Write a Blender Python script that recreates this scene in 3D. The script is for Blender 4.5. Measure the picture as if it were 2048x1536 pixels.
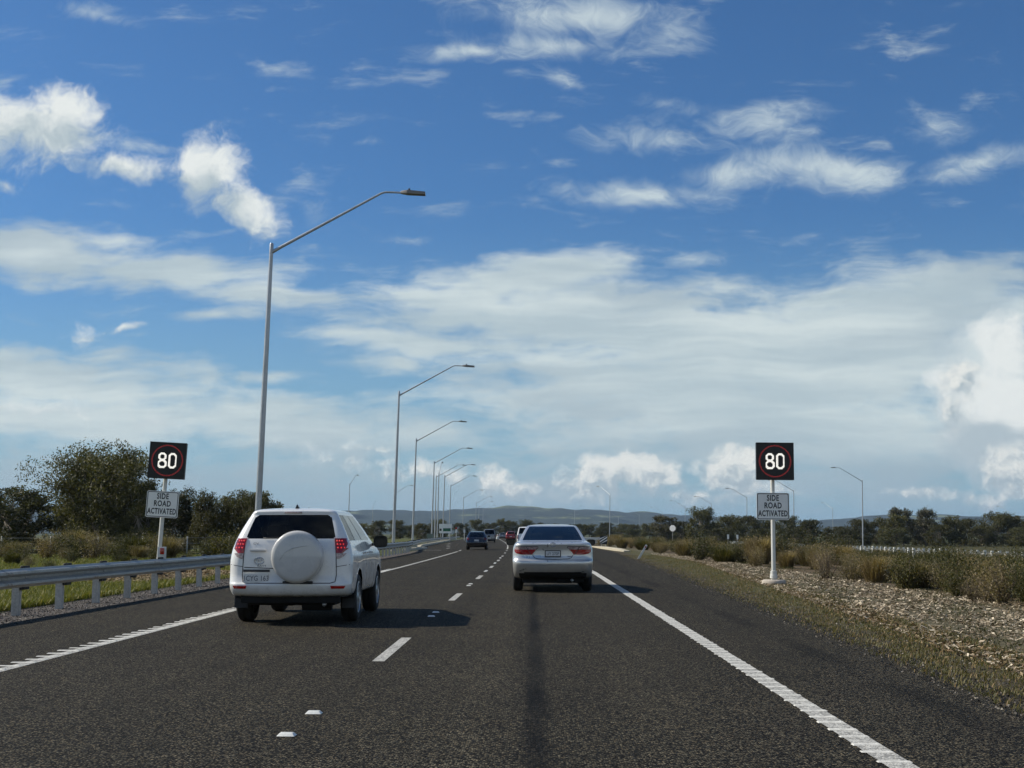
import bpy, bmesh, math, random
import numpy as np
from mathutils import Vector, Matrix

for _o in list(bpy.data.objects):
    bpy.data.objects.remove(_o)
SC = bpy.context.scene
COL = SC.collection
R = math.radians

# ---------------------------------------------------------------- camera
cam_data = bpy.data.cameras.new("camera")
cam_data.sensor_width = 36.0
cam_data.lens = 44.47
cam_data.clip_start = 0.1
cam_data.clip_end = 30000.0
cam = bpy.data.objects.new("camera", cam_data)
COL.objects.link(cam)
cam.location = (0.0, 0.0, 1.32)
cam.rotation_euler = (R(90.0 + 6.74), 0.0, R(0.90))
SC.camera = cam

# ---------------------------------------------------------------- exposure / engine
SC.view_settings.view_transform = 'Standard'
SC.view_settings.look = 'None'
SC.view_settings.exposure = EXPOSURE = 0.0
SC.view_settings.gamma = 1.0
SC.view_settings.use_curve_mapping = False
SC.render.engine = 'CYCLES'
SC.cycles.use_denoising = True
try:
    SC.cycles.denoiser = 'OPENIMAGEDENOISE'
except Exception:
    pass
SC.cycles.use_adaptive_sampling = True
SC.cycles.adaptive_threshold = 0.02
SC.cycles.adaptive_min_samples = 16
SC.cycles.max_bounces = 6
SC.cycles.diffuse_bounces = 3
SC.cycles.glossy_bounces = 3
SC.cycles.transmission_bounces = 4
SC.cycles.transparent_max_bounces = 12
SC.cycles.volume_bounces = 0
SC.cycles.caustics_reflective = False
SC.cycles.caustics_refractive = False

# ---------------------------------------------------------------- sun
SUN_EL, SUN_AHEAD = 39.0, 12.0          # elevation; degrees ahead of due left
s_dir = Vector((-math.cos(R(SUN_AHEAD)) * math.cos(R(SUN_EL)),
                math.sin(R(SUN_AHEAD)) * math.cos(R(SUN_EL)), math.sin(R(SUN_EL))))
sun_data = bpy.data.lights.new("sun", 'SUN')
sun_data.energy = 5.0
sun_data.angle = R(0.53)
sun_data.color = (1.0, 0.93, 0.80)
sun = bpy.data.objects.new("sun", sun_data)
COL.objects.link(sun)
sun.rotation_euler = s_dir.to_track_quat('Z', 'Y').to_euler()
sun.location = (-30, 10, 60)

# ---------------------------------------------------------------- world: clear sky with cloud decks
world = bpy.data.worlds.new("World")
SC.world = world
world.use_nodes = True
world.cycles.sampling_method = 'MANUAL'
world.cycles.sample_map_resolution = 512
WT = world.node_tree
WT.nodes.clear()


class NG:
    """Small helper for wiring shader nodes."""
    def __init__(self, nt):
        self.nt = nt

    def n(self, typ, ins=None, **props):
        nd = self.nt.nodes.new(typ)
        for k, v in props.items():
            setattr(nd, k, v)
        for k, v in (ins or {}).items():
            sock = nd.inputs[k]
            if isinstance(v, bpy.types.NodeSocket):
                self.nt.links.new(v, sock)
            else:
                sock.default_value = v
        return nd

    def m(self, op, a, b=0.0, c=0.0, clamp=False):
        return self.n('ShaderNodeMath', {0: a, 1: b, 2: c}, operation=op, use_clamp=clamp).outputs[0]

    def vm(self, op, a, b=(0, 0, 0)):
        nd = self.n('ShaderNodeVectorMath', {0: a, 1: b}, operation=op)
        return nd.outputs['Value'] if op in ('LENGTH', 'DOT_PRODUCT') else nd.outputs['Vector']

    def rng(self, v, a, b, c=0.0, d=1.0, smooth=False):
        return self.n('ShaderNodeMapRange', {0: v, 1: a, 2: b, 3: c, 4: d},
                      interpolation_type='SMOOTHSTEP' if smooth else 'LINEAR').outputs[0]

    def mix(self, fac, a, b, blend='MIX'):
        nd = self.nt.nodes.new('ShaderNodeMix')
        nd.data_type = 'RGBA'
        nd.blend_type = blend
        for i, v in ((0, fac), (6, a), (7, b)):
            if isinstance(v, bpy.types.NodeSocket):
                self.nt.links.new(v, nd.inputs[i])
            else:
                nd.inputs[i].default_value = v if i == 0 else (tuple(v) + (1.0,))[:4]
        return nd.outputs[2]

    def noise(self, vec, scale, detail=4.0, rough=0.5, dist=0.0, dim='3D', lac=2.0):
        return self.n('ShaderNodeTexNoise', {'Vector': vec, 'Scale': scale, 'Detail': detail, 'Roughness': rough,
                                             'Distortion': dist, 'Lacunarity': lac}, noise_dimensions=dim).outputs[0]

    def xyz(self, v):
        return self.n('ShaderNodeSeparateXYZ', {0: v}).outputs

    def vec(self, x, y, z=0.0):
        return self.n('ShaderNodeCombineXYZ', {0: x, 1: y, 2: z}).outputs[0]


# cloud banks as (u, v, half width, half height, tilt, weight); u = east/north, v = up/north of the sky direction
SHEET = [
    (-0.407, 0.228, 0.103, 0.025, -5, 1.00),
    (-0.296, 0.214, 0.119, 0.019, -8, 1.00),
    (-0.203, 0.193, 0.079, 0.013, -10, 0.90),
    (-0.005, 0.202, 0.091, 0.023, 6, 0.90),
    (0.035, 0.170, 0.198, 0.038, -2, 1.00),
    (0.214, 0.145, 0.245, 0.059, 0, 1.10),
    (0.094, 0.113, 0.166, 0.051, 0, 1.00),
    (-0.081, 0.150, 0.083, 0.013, -2, 0.95),
    (-0.109, 0.130, 0.051, 0.009, -3, 0.80),
    (0.314, 0.177, 0.130, 0.036, 5, 1.00),
    (0.271, 0.081, 0.166, 0.051, 0, 1.00),
    (0.153, 0.085, 0.138, 0.043, 0, 1.00),
    (-0.378, 0.122, 0.130, 0.025, -4, 1.00),
    (-0.360, 0.092, 0.130, 0.022, -2, 1.05),
    (-0.200, 0.086, 0.130, 0.024, -5, 0.95),
    (-0.209, 0.124, 0.043, 0.006, 3, 0.80),
    (-0.085, 0.082, 0.079, 0.028, -5, 0.70),
    (-0.238, 0.172, 0.043, 0.006, 0, 0.65),
    (-0.351, 0.046, 0.166, 0.038, 0, 0.75),
    (-0.176, 0.042, 0.126, 0.036, 0, 0.80),
    (-0.025, 0.030, 0.166, 0.024, 0, 0.80),
    (0.230, 0.034, 0.190, 0.024, 0, 0.75),
    (0.034, 0.066, 0.119, 0.028, 0, 0.70),
]
SOFT = [
    (0.036, 0.420, 0.087, 0.020, -4, 0.85),
    (0.110, 0.407, 0.051, 0.022, 4, 0.75),
    (-0.042, 0.393, 0.063, 0.009, -4, 0.80),
    (0.020, 0.396, 0.079, 0.013, -6, 0.75),
    (0.028, 0.367, 0.040, 0.008, -32, 0.65),
    (-0.009, 0.377, 0.024, 0.005, -10, 0.50),
    (0.364, 0.149, 0.043, 0.028, 0, 1.10),
    (0.389, 0.169, 0.032, 0.020, 0, 1.00),
    (0.092, 0.274, 0.067, 0.012, -2, 0.95),
    (0.169, 0.294, 0.071, 0.017, 8, 0.85),
    (0.254, 0.290, 0.051, 0.018, -6, 0.95),
    (0.101, 0.320, 0.047, 0.018, -10, 0.75),
    (0.194, 0.332, 0.045, 0.017, 3, 0.85),
    (0.326, 0.331, 0.038, 0.020, 0, 0.70),
    (0.362, 0.296, 0.055, 0.014, 16, 0.85),
    (-0.355, 0.427, 0.038, 0.009, -12, 0.80),
    (-0.235, 0.352, 0.012, 0.004, 0, 0.60),
    (-0.098, 0.236, 0.016, 0.004, -15, 0.50),
    (-0.184, 0.265, 0.024, 0.014, -10, 0.55),
    (-0.206, 0.341, 0.016, 0.005, -15, 0.40),
    (0.352, 0.432, 0.032, 0.006, 0, 0.50),
    (0.127, 0.220, 0.024, 0.009, 0, 0.70),
    (0.109, 0.349, 0.047, 0.010, -5, 0.45),
    (-0.130, 0.317, 0.016, 0.004, 0, 0.40),
]
PUFF = [
    (0.351, 0.095, 0.032, 0.031, -8, 1.50),
    (0.381, 0.083, 0.030, 0.034, 0, 1.50),
    (0.372, 0.145, 0.036, 0.028, 0, 0.95),
    (0.379, 0.042, 0.022, 0.018, 0, 1.10),
    (-0.411, 0.331, 0.055, 0.028, -5, 1.10),
    (-0.383, 0.348, 0.030, 0.018, -10, 1.00),
    (-0.334, 0.297, 0.042, 0.012, -8, 0.85),
    (-0.264, 0.294, 0.028, 0.026, -10, 1.05),
    (-0.233, 0.263, 0.040, 0.017, -30, 0.90),
    (-0.361, 0.159, 0.017, 0.012, 0, 0.70),
    (-0.325, 0.167, 0.018, 0.006, 10, 0.70),
    (-0.428, 0.283, 0.012, 0.006, -10, 0.60),
    (-0.168, 0.070, 0.055, 0.010, -5, 0.55),
    (-0.304, 0.086, 0.071, 0.010, 0, 0.55),
    (-0.389, 0.098, 0.063, 0.012, 0, 0.60),
]
CUMU = [
    (0.341, 0.119, 0.017, 0.017, 0, 0.95),
    (0.332, 0.093, 0.013, 0.020, 0, 0.80),
    (0.052, 0.041, 0.026, 0.016, 3, 1.25),
    (0.075, 0.047, 0.026, 0.013, 0, 1.15),
    (0.097, 0.043, 0.021, 0.013, 0, 1.10),
    (0.160, 0.044, 0.025, 0.019, 0, 1.25),
    (0.172, 0.053, 0.013, 0.011, 0, 1.05),
    (0.132, 0.029, 0.040, 0.008, -3, 0.85),
    (-0.108, 0.044, 0.020, 0.009, 0, 0.75),
    (-0.084, 0.048, 0.024, 0.009, 0, 0.80),
    (-0.065, 0.044, 0.018, 0.009, 0, 0.75),
    (-0.031, 0.040, 0.014, 0.013, 0, 0.95),
    (-0.013, 0.032, 0.024, 0.011, 0, 0.85),
    (0.375, 0.046, 0.024, 0.020, 0, 1.05),
    (0.308, 0.031, 0.038, 0.005, -4, 0.80),
    (0.360, 0.023, 0.012, 0.009, 0, 0.95),
    (0.343, 0.026, 0.010, 0.006, 0, 0.80),
    (0.050, 0.023, 0.022, 0.006, 0, 0.75),
    (0.022, 0.026, 0.016, 0.006, 0, 0.60),
    (-0.144, 0.056, 0.036, 0.008, 0, 0.60),
    (0.195, 0.032, 0.024, 0.006, 0, 0.70),
    (-0.120, 0.066, 0.028, 0.006, 0, 0.55),
]


def build_sky():
    g = NG(WT)
    sky = g.n('ShaderNodeTexSky', sky_type='NISHITA', sun_disc=False)
    sky.sun_elevation = R(SUN_EL)
    sky.sun_rotation = R(-90.0 + SUN_AHEAD)
    sky.altitude = 0.0
    sky.air_density = 1.0
    sky.dust_density = 0.6
    sky.ozone_density = 2.5
    d = g.n('ShaderNodeTexCoord').outputs['Generated']
    dx, dy, dz = g.xyz(d)
    dyc = g.m('MAXIMUM', dy, 0.12)
    u = g.m('DIVIDE', dx, dyc)
    v = g.m('DIVIDE', dz, dyc)
    p = g.vec(u, v, 0.0)
    front = g.rng(dy, 0.25, 0.6, smooth=True)
    # warps
    wn = g.n('ShaderNodeTexNoise', {'Vector': p, 'Scale': 9.0, 'Detail': 3.0}, noise_dimensions='3D')
    warp = g.vm('MULTIPLY', g.vm('SUBTRACT', wn.outputs['Color'], (0.5, 0.5, 0.5)), (0.075, 0.026, 0.0))
    pw = g.vm('ADD', p, warp)
    wn2 = g.n('ShaderNodeTexNoise', {'Vector': p, 'Scale': 30.0, 'Detail': 2.0}, noise_dimensions='3D')
    warp2 = g.vm('MULTIPLY', g.vm('SUBTRACT', wn2.outputs['Color'], (0.5, 0.5, 0.5)), (0.035, 0.03, 0.0))
    pp = g.vm('ADD', p, warp2)

    def masks(vec, table, height=False, grow=1.5):
        acc = hacc = None
        for (cu, cv, ru, rv, rot, w) in table:
            mp = g.n('ShaderNodeMapping', {'Vector': vec, 'Location': (cu, cv, 0), 'Rotation': (0, 0, R(rot)),
                                           'Scale': (ru * grow, rv * grow, 1)}, vector_type='TEXTURE').outputs[0]
            l = g.vm('LENGTH', mp)
            m = g.rng(l, 1.0, 0.0, 0.0, w)
            acc = m if acc is None else g.n('ShaderNodeMath', {0: acc, 1: m, 2: 0.18}, operation='SMOOTH_MAX').outputs[0]
            if height:
                hh = g.m('MULTIPLY', g.xyz(mp)[1], m)
                hacc = hh if hacc is None else g.m('ADD', hacc, hh)
        return acc, hacc

    def after(vec, val):
        """evaluate the next cloud layer only once the previous one is known (keeps few values alive)"""
        return g.n('ShaderNodeVectorMath', {0: val, 1: (1e-7, 1e-7, 1e-7), 2: vec}, operation='MULTIPLY_ADD').outputs['Vector']

    # --- layered sheet (altostratus and its ragged edges)
    ms, _ = masks(pw, SHEET, grow=1.75)
    ps = g.vm('MULTIPLY', pw, (8.0, 36.0, 1.0))
    ns = g.noise(ps, 1.0, 8.0, 0.62)
    ns2 = g.noise(g.vm('MULTIPLY', pw, (20.0, 46.0, 1.0)), 1.0, 7.0, 0.6)
    ds = g.m('ADD', ms, g.m('MULTIPLY', g.m('SUBTRACT', ns, 0.5), 1.35))
    ds = g.m('ADD', ds, g.m('MULTIPLY', g.m('SUBTRACT', ns2, 0.5), 0.85))
    ds = g.rng(ds, 0.18, 0.78, 0.0, 0.93, smooth=True)
    # --- soft thin clouds
    pw1, pp = after(pw, ds), after(pp, ds)
    mt, _ = masks(pw1, SOFT, grow=1.9)
    nt_ = g.noise(g.vm('MULTIPLY', pp, (14.0, 26.0, 1.0)), 1.0, 9.0, 0.66, 0.8)
    dt = g.m('ADD', mt, g.m('MULTIPLY', g.m('SUBTRACT', nt_, 0.5), 1.35))
    dt = g.rng(dt, 0.26, 1.0, 0.0, 0.92, smooth=True)
    # --- fair-weather puffs with frayed edges
    pp = after(pp, dt)
    mp_, hp = masks(pp, PUFF, True, grow=1.95)
    np_ = g.noise(pp, 30.0, 9.0, 0.66)
    np2 = g.noise(g.vm('ADD', pp, (-0.009, 0.011, 0.0)), 30.0, 6.0, 0.66)
    dp = g.m('ADD', mp_, g.m('MULTIPLY', g.m('SUBTRACT', np_, 0.5), 1.2))
    dp = g.rng(dp, 0.30, 0.80, 0.0, 1.0, smooth=True)
    relief = g.m('MULTIPLY', g.m('SUBTRACT', np_, np2), 1.2)
    # --- crisp cumulus towers low over the horizon
    wn3 = g.n('ShaderNodeTexNoise', {'Vector': p, 'Scale': 70.0, 'Detail': 2.0}, noise_dimensions='3D')
    pc = g.vm('ADD', p, g.vm('MULTIPLY', g.vm('SUBTRACT', wn3.outputs['Color'], (0.5, 0.5, 0.5)), (0.014, 0.012, 0.0)))
    pc = after(pc, dp)
    mc_, hc = masks(pc, CUMU, True, grow=1.9)
    nc_ = g.noise(pc, 75.0, 7.0, 0.60)
    nc2 = g.noise(g.vm('ADD', pc, (-0.004, 0.005, 0.0)), 75.0, 5.0, 0.60)
    dc = g.m('ADD', mc_, g.m('MULTIPLY', g.m('SUBTRACT', nc_, 0.5), 0.95))
    # ragged bottoms melt into the grey, tops stay sharp
    dc = g.rng(g.m('ADD', dc, g.m('MULTIPLY', hc, 0.30)), 0.30, 0.82, 0.0, 1.0, smooth=True)
    relc = g.m('MULTIPLY', g.m('SUBTRACT', nc_, nc2), 2.2)

    # colours (radiance before the 0.1 background strength)
    lowband = g.rng(v, 0.015, 0.10, 0.0, 1.0, smooth=True)
    shade_n = g.noise(g.vm('MULTIPLY', pw, (4.0, 34.0, 1.0)), 1.0, 7.0, 0.60)
    sheet_c = g.mix(g.rng(shade_n, 0.36, 0.66, smooth=True), (4.8, 5.8, 6.2), (6.7, 7.5, 7.5))
    thick = g.rng(g.noise(g.vm('MULTIPLY', pw, (3.5, 15.0, 1.0)), 1.0, 4.0, 0.55), 0.46, 0.64, 0.0, 0.75, smooth=True)
    sheet_c = g.mix(thick, sheet_c, (4.1, 5.05, 5.6))
    sheet_c = g.mix(lowband, (3.3, 4.45, 5.2), sheet_c)
    soft_c = g.mix(dt, (4.0, 5.1, 6.0), (6.2, 7.1, 7.3))
    hl = g.m('ADD', g.m('MULTIPLY', hp, 1.3), relief)
    puff_c = g.mix(g.rng(hl, -0.45, 0.30, smooth=True), (4.5, 5.4, 5.9), (8.0, 8.4, 8.3))
    hlc = g.m('ADD', g.m('MULTIPLY', hc, 1.2), relc)
    cumu_c = g.mix(g.rng(hlc, -0.45, 0.5, smooth=True), (4.0, 4.9, 5.4), (8.0, 8.2, 7.9))
    base = g.mix(1.0, sky.outputs[0], (0.40, 0.68, 0.95), 'MULTIPLY')
    haze_f = g.rng(g.m('ABSOLUTE', v), 0.0, 0.27, 0.72, 0.0, smooth=True)
    base = g.mix(haze_f, base, (2.9, 4.8, 5.9))

    # --- the rest of the sky, behind and to the sides: broken cover, made heavier low down as fill light
    zc = g.m('ADD', g.m('MAXIMUM', dz, 0.0), 0.12)
    q = g.vec(g.m('DIVIDE', dx, zc), g.m('DIVIDE', dy, zc), 0.0)
    nq = g.noise(q, 0.55, 5.0, 0.6)
    fill_bank = g.rng(dz, 0.10, 0.48, 0.24, 0.0, smooth=True)      # cloud carried round out of view, raised and thickened to brighten camera-facing surfaces
    dq = g.rng(g.m('ADD', nq, fill_bank), 0.54, 0.72, 0.0, 0.9, smooth=True)
    c_back = g.mix(dq, base, (6.4, 7.0, 6.9))
    c = g.mix(ds, base, sheet_c)
    c = g.mix(dt, c, soft_c)
    c = g.mix(dp, c, puff_c)
    c = g.mix(dc, c, cumu_c)
    c = g.mix(front, c_back, c)
    bg = g.n('ShaderNodeBackground', {'Color': c, 'Strength': 0.1})
    out = g.n('ShaderNodeOutputWorld')
    WT.links.new(bg.outputs[0], out.inputs[0])


build_sky()

# ================================================================ helpers
rnd = random.Random(7)
NP = np.random.RandomState(11)


def tag(o, label=None, category=None, group=None, kind=None):
    if label:
        o["label"] = label
    if category:
        o["category"] = category
    if group:
        o["group"] = group
    if kind:
        o["kind"] = kind
    return o


def link(name, me, parent=None, loc=(0, 0, 0), rot=(0, 0, 0), scale=(1, 1, 1)):
    o = bpy.data.objects.new(name, me)
    COL.objects.link(o)
    o.parent = parent
    o.location = loc
    o.rotation_euler = rot
    o.scale = scale
    return o


def empty(name, loc=(0, 0, 0), rot=(0, 0, 0)):
    o = bpy.data.objects.new(name, None)
    o.empty_display_size = 0.2
    COL.objects.link(o)
    o.location = loc
    o.rotation_euler = rot
    return o


def children_of(o):
    return [c for c in bpy.data.objects if c.parent == o]


def copy_tree(o, parent=None, kids=None):
    c = o.copy()
    COL.objects.link(c)
    c.parent = parent
    for ch in (kids[o] if kids else children_of(o)):
        copy_tree(ch, c, kids)
    return c


def kid_map(o):
    d = {}
    def walk(x):
        d[x] = children_of(x)
        for c in d[x]:
            walk(c)
    walk(o)
    return d


class MB:
    """Collects boxes, tubes and lathes into one mesh."""
    def __init__(self):
        self.v, self.f = [], []

    def add(self, verts, faces, mtx=None):
        n = len(self.v)
        if mtx is not None:
            verts = [tuple(mtx @ Vector(p)) for p in verts]
        self.v += [tuple(p) for p in verts]
        self.f += [tuple(i + n for i in f) for f in faces]
        return self

    def box(self, x0, x1, y0, y1, z0, z1, mtx=None):
        vs = [(x, y, z) for x in (x0, x1) for y in (y0, y1) for z in (z0, z1)]
        return self.add(vs, [(0, 1, 3, 2), (4, 6, 7, 5), (0, 4, 5, 1), (2, 3, 7, 6), (0, 2, 6, 4), (1, 5, 7, 3)], mtx)

    def tube(self, pts, radii, n=10, cap=True, mtx=None):
        pts = [Vector(p) for p in pts]
        if not hasattr(radii, '__len__'):
            radii = [radii] * len(pts)
        vs, fs = [], []
        ref = None
        for i, p in enumerate(pts):
            t = (pts[min(i + 1, len(pts) - 1)] - pts[max(i - 1, 0)]).normalized()
            if ref is None:
                ref = Vector((1, 0, 0)) if abs(t.x) < 0.8 else Vector((0, 1, 0))
            a = (ref - t * ref.dot(t)).normalized()
            b = t.cross(a)
            ref = a
            for k in range(n):
                an = 2 * math.pi * k / n
                vs.append(tuple(p + (a * math.cos(an) + b * math.sin(an)) * radii[i]))
        for i in range(len(pts) - 1):
            for k in range(n):
                k2 = (k + 1) % n
                fs.append((i * n + k, i * n + k2, (i + 1) * n + k2, (i + 1) * n + k))
        if cap:
            fs.append(tuple(range(n))[::-1])
            fs.append(tuple((len(pts) - 1) * n + k for k in range(n)))
        return self.add(vs, fs, mtx)

    def lathe(self, prof, n=24, axis='Z', mtx=None, closed=False):
        """prof: list of (radius, height)"""
        vs, fs = [], []
        for (r, h) in prof:
            for k in range(n):
                a = 2 * math.pi * k / n
                c, s = r * math.cos(a), r * math.sin(a)
                vs.append({'Z': (c, s, h), 'X': (h, c, s), 'Y': (c, h, s)}[axis])
        m = len(prof)
        for i in range(m if closed else m - 1):
            j = (i + 1) % m
            for k in range(n):
                k2 = (k + 1) % n
                fs.append((i * n + k, i * n + k2, j * n + k2, j * n + k))
        return self.add(vs, fs, mtx)

    def mesh(self, name, mat, smooth=False, sharp=None):
        me = bpy.data.meshes.new(name)
        me.from_pydata(self.v, [], self.f)
        if mat is not None:
            me.materials.append(mat)
        if smooth:
            me.polygons.foreach_set('use_smooth', [True] * len(me.polygons))
            if sharp:
                me.set_sharp_from_angle(angle=R(sharp))
        me.update()
        return me

    def build(self, name, mat, parent=None, smooth=False, sharp=None, **kw):
        return link(name, self.mesh(name, mat, smooth, sharp), parent, **kw)


def bevel_mesh(me, width, seg=2):
    bm = bmesh.new()
    bm.from_mesh(me)
    bmesh.ops.remove_doubles(bm, verts=bm.verts, dist=1e-5)
    bmesh.ops.recalc_face_normals(bm, faces=bm.faces)
    bmesh.ops.bevel(bm, geom=list(bm.edges), offset=width, segments=seg, profile=0.6, affect='EDGES')
    bm.to_mesh(me)
    bm.free()
    me.polygons.foreach_set('use_smooth', [True] * len(me.polygons))
    me.set_sharp_from_angle(angle=R(40))
    return me


def np_mesh(name, verts, tris, mat, smooth=False):
    """Fast mesh from numpy arrays (n,3) and faces (m,k)."""
    me = bpy.data.meshes.new(name)
    k = tris.shape[1]
    me.vertices.add(len(verts))
    me.vertices.foreach_set('co', np.ascontiguousarray(verts, dtype=np.float32).ravel())
    me.loops.add(tris.size)
    me.loops.foreach_set('vertex_index', np.ascontiguousarray(tris, dtype=np.int32).ravel())
    me.polygons.add(len(tris))
    me.polygons.foreach_set('loop_start', np.arange(0, tris.size, k, dtype=np.int32))
    if smooth:
        me.polygons.foreach_set('use_smooth', [True] * len(tris))
    me.materials.append(mat)
    me.update(calc_edges=True)
    return me


def text_mesh(s, size, mat, depth=0.002, xscale=1.0, bold=0.0, space=1.0):
    cu = bpy.data.curves.new("lettering", 'FONT')
    cu.body = s
    cu.size = size
    cu.align_x = 'CENTER'
    cu.align_y = 'CENTER'
    cu.extrude = depth
    cu.offset = bold
    cu.space_character = space
    cu.resolution_u = 3
    tmp = bpy.data.objects.new("lettering_tmp", cu)
    COL.objects.link(tmp)
    dg = bpy.context.evaluated_depsgraph_get()
    me = bpy.data.meshes.new_from_object(tmp.evaluated_get(dg))
    bpy.data.objects.remove(tmp)
    bpy.data.curves.remove(cu)
    me.transform(Matrix.Diagonal((xscale, 1, 1, 1)))
    # stand the text up: reads from -Y
    me.transform(Matrix.Rotation(R(90), 4, 'X'))
    me.materials.clear()
    me.materials.append(mat)
    me.name = "lettering"
    return me


# ================================================================ materials
def new_mat(name):
    m = bpy.data.materials.new(name)
    m.use_nodes = True
    nt = m.node_tree
    nt.nodes.clear()
    g = NG(nt)
    out = g.n('ShaderNodeOutputMaterial')
    return m, g, out


def pbr(g, out, **ins):
    b = g.n('ShaderNodeBsdfPrincipled')
    for k, v in ins.items():
        key = {'base': 'Base Color', 'rough': 'Roughness', 'metal': 'Metallic', 'normal': 'Normal', 'spec': 'Specular IOR Level',
               'coat': 'Coat Weight', 'coat_rough': 'Coat Roughness', 'emit': 'Emission Color', 'emit_s': 'Emission Strength',
               'sheen': 'Sheen Weight'}[k]
        if isinstance(v, bpy.types.NodeSocket):
            g.nt.links.new(v, b.inputs[key])
        else:
            if key in ('Base Color', 'Emission Color'):
                v = (tuple(v) + (1.0,))[:4]
            b.inputs[key].default_value = v
    g.nt.links.new(b.outputs[0], out.inputs[0])
    return b


def plain(name, base, rough=0.5, metal=0.0, var=0.08, scale=6.0, **kw):
    """A simple procedural surface: base colour with soft uneven wear."""
    m, g, out = new_mat(name)
    co = g.n('ShaderNodeTexCoord').outputs['Object']
    n = g.noise(co, scale, 4.0, 0.6)
    c = g.mix(g.rng(n, 0.3, 0.7), tuple(x * (1 - var) for x in base), tuple(min(1, x * (1 + var)) for x in base))
    r = g.rng(n, 0.3, 0.7, max(0.02, rough - 0.06), min(1, rough + 0.06))
    pbr(g, out, base=c, rough=r, metal=metal, **kw)
    return m


def geo_pos(g):
    return g.n('ShaderNodeNewGeometry').outputs['Position']


def bump(g, h, strength, dist):
    return g.n('ShaderNodeBump', {'Height': h, 'Strength': strength, 'Distance': dist}).outputs[0]


def mat_asphalt():
    m, g, out = new_mat("asphalt_chip_seal")
    p = geo_pos(g)
    x, y, z = g.xyz(p)
    vo = g.n('ShaderNodeTexVoronoi', {'Vector': p, 'Scale': 68.0, 'Randomness': 1.0}, voronoi_dimensions='3D', feature='F1')
    cell = g.xyz(vo.outputs['Color'])
    fine = g.noise(p, 160.0, 2.0, 0.6)
    patch = g.noise(p, 0.55, 4.0, 0.55)
    mid = g.noise(p, 5.0, 4.0, 0.6)
    streak = g.noise(g.vec(g.m('MULTIPLY', x, 2.2), g.m('MULTIPLY', y, 0.03), 0.0), 1.0, 4.0, 0.6)
    val = g.m('ADD', g.m('MULTIPLY', g.m('POWER', cell[0], 2.4), 0.19), 0.008)
    coarse = g.noise(p, 24.0, 3.0, 0.7)
    val = g.m('MULTIPLY', val, g.rng(coarse, 0.32, 0.68, 0.74, 1.24))
    val = g.m('MULTIPLY', val, g.rng(vo.outputs['Distance'], 0.15, 0.72, 1.3, 0.08))
    val = g.m('MULTIPLY', val, g.rng(fine, 0.3, 0.7, 0.8, 1.2))
    val = g.m('MULTIPLY', val, g.rng(patch, 0.3, 0.7, 0.86, 1.12))
    val = g.m('MULTIPLY', val, g.rng(mid, 0.25, 0.75, 0.85, 1.13))
    val = g.m('MULTIPLY', val, g.rng(streak, 0.3, 0.7, 0.86, 1.14))
    # bitumen bleeding in a narrow line down the middle of the lane, broken up along its length
    wob = g.m('MULTIPLY', g.m('SUBTRACT', g.noise(g.vec(0.0, y, 0.0), 0.5, 3.0), 0.5), 0.10)
    off = g.m('ABSOLUTE', g.m('SUBTRACT', g.m('SUBTRACT', x, 0.03), wob))
    seam = g.rng(g.m('ADD', off, g.m('MULTIPLY', g.m('SUBTRACT', g.m('ADD', g.m('MULTIPLY', mid, 0.6), g.m('MULTIPLY', coarse, 0.4)), 0.5), 0.2)), 0.03, 0.13, 1.0, 0.0, smooth=True)
    seam = g.m('MULTIPLY', seam, g.rng(g.noise(g.vec(0.0, y, 3.0), 0.35, 3.0), 0.3, 0.62, 0.35, 1.0))
    # polished tyre bands and a few tar marks on the shoulder
    band = g.m('ABSOLUTE', g.m('SUBTRACT', g.m('ABSOLUTE', g.m('SUBTRACT', x, 0.25)), 0.78))
    track = g.rng(band, 0.1, 0.45, 1.0, 0.0, smooth=True)
    tar_n = g.noise(g.vec(g.m('MULTIPLY', x, 3.2), g.m('MULTIPLY', y, 0.45), 5.0), 1.0, 4.0, 0.62)
    tar = g.m('MULTIPLY', g.rng(tar_n, 0.62, 0.72, smooth=True), g.rng(x, 2.4, 2.9, smooth=True))
    val = g.m('MULTIPLY', val, g.m('SUBTRACT', 1.0, g.m('MULTIPLY', seam, 0.84)))
    skid = g.rng(g.m('ADD', g.m('ABSOLUTE', g.m('SUBTRACT', x, 3.16)), g.m('MULTIPLY', g.m('SUBTRACT', mid, 0.5), 0.3)), 0.04, 0.22, 1.0, 0.0, smooth=True)
    skid = g.m('MULTIPLY', skid, g.rng(g.noise(g.vec(0.0, y, 9.0), 0.22, 3.0), 0.36, 0.6, 0.0, 1.0))
    val = g.m('MULTIPLY', val, g.m('SUBTRACT', 1.0, g.m('MULTIPLY', skid, 0.5)))
    val = g.m('MULTIPLY', val, g.m('SUBTRACT', 1.0, g.m('MULTIPLY', tar, 0.6)))
    val = g.m('MULTIPLY', val, g.m('ADD', 1.0, g.m('MULTIPLY', g.m('MULTIPLY', track, g.rng(streak, 0.3, 0.7, 0.4, 1.2)), 0.16)))
    glint = g.rng(cell[1], 0.985, 0.995, 0.0, 0.22)  # sparkle painted into the colour as a few white stones
    val = g.m('ADD', val, g.m('MULTIPLY', glint, g.rng(vo.outputs['Distance'], 0.2, 0.4, 1.0, 0.0)))
    c = g.mix(1.0, (1.02, 0.90, 0.62), g.vec(val, val, val), 'MULTIPLY')
    c = g.mix(g.m('MULTIPLY', g.rng(cell[2], 0.6, 1.0), 0.5), c, g.mix(1.0, (1.25, 0.98, 0.75), c, 'MULTIPLY'))
    h = g.m('ADD', g.m('MULTIPLY', vo.outputs['Distance'], -1.0), g.m('MULTIPLY', cell[1], 0.5))
    pbr(g, out, base=c, rough=0.85, spec=0.12, normal=bump(g, h, 0.7, 0.012))
    return m


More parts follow.
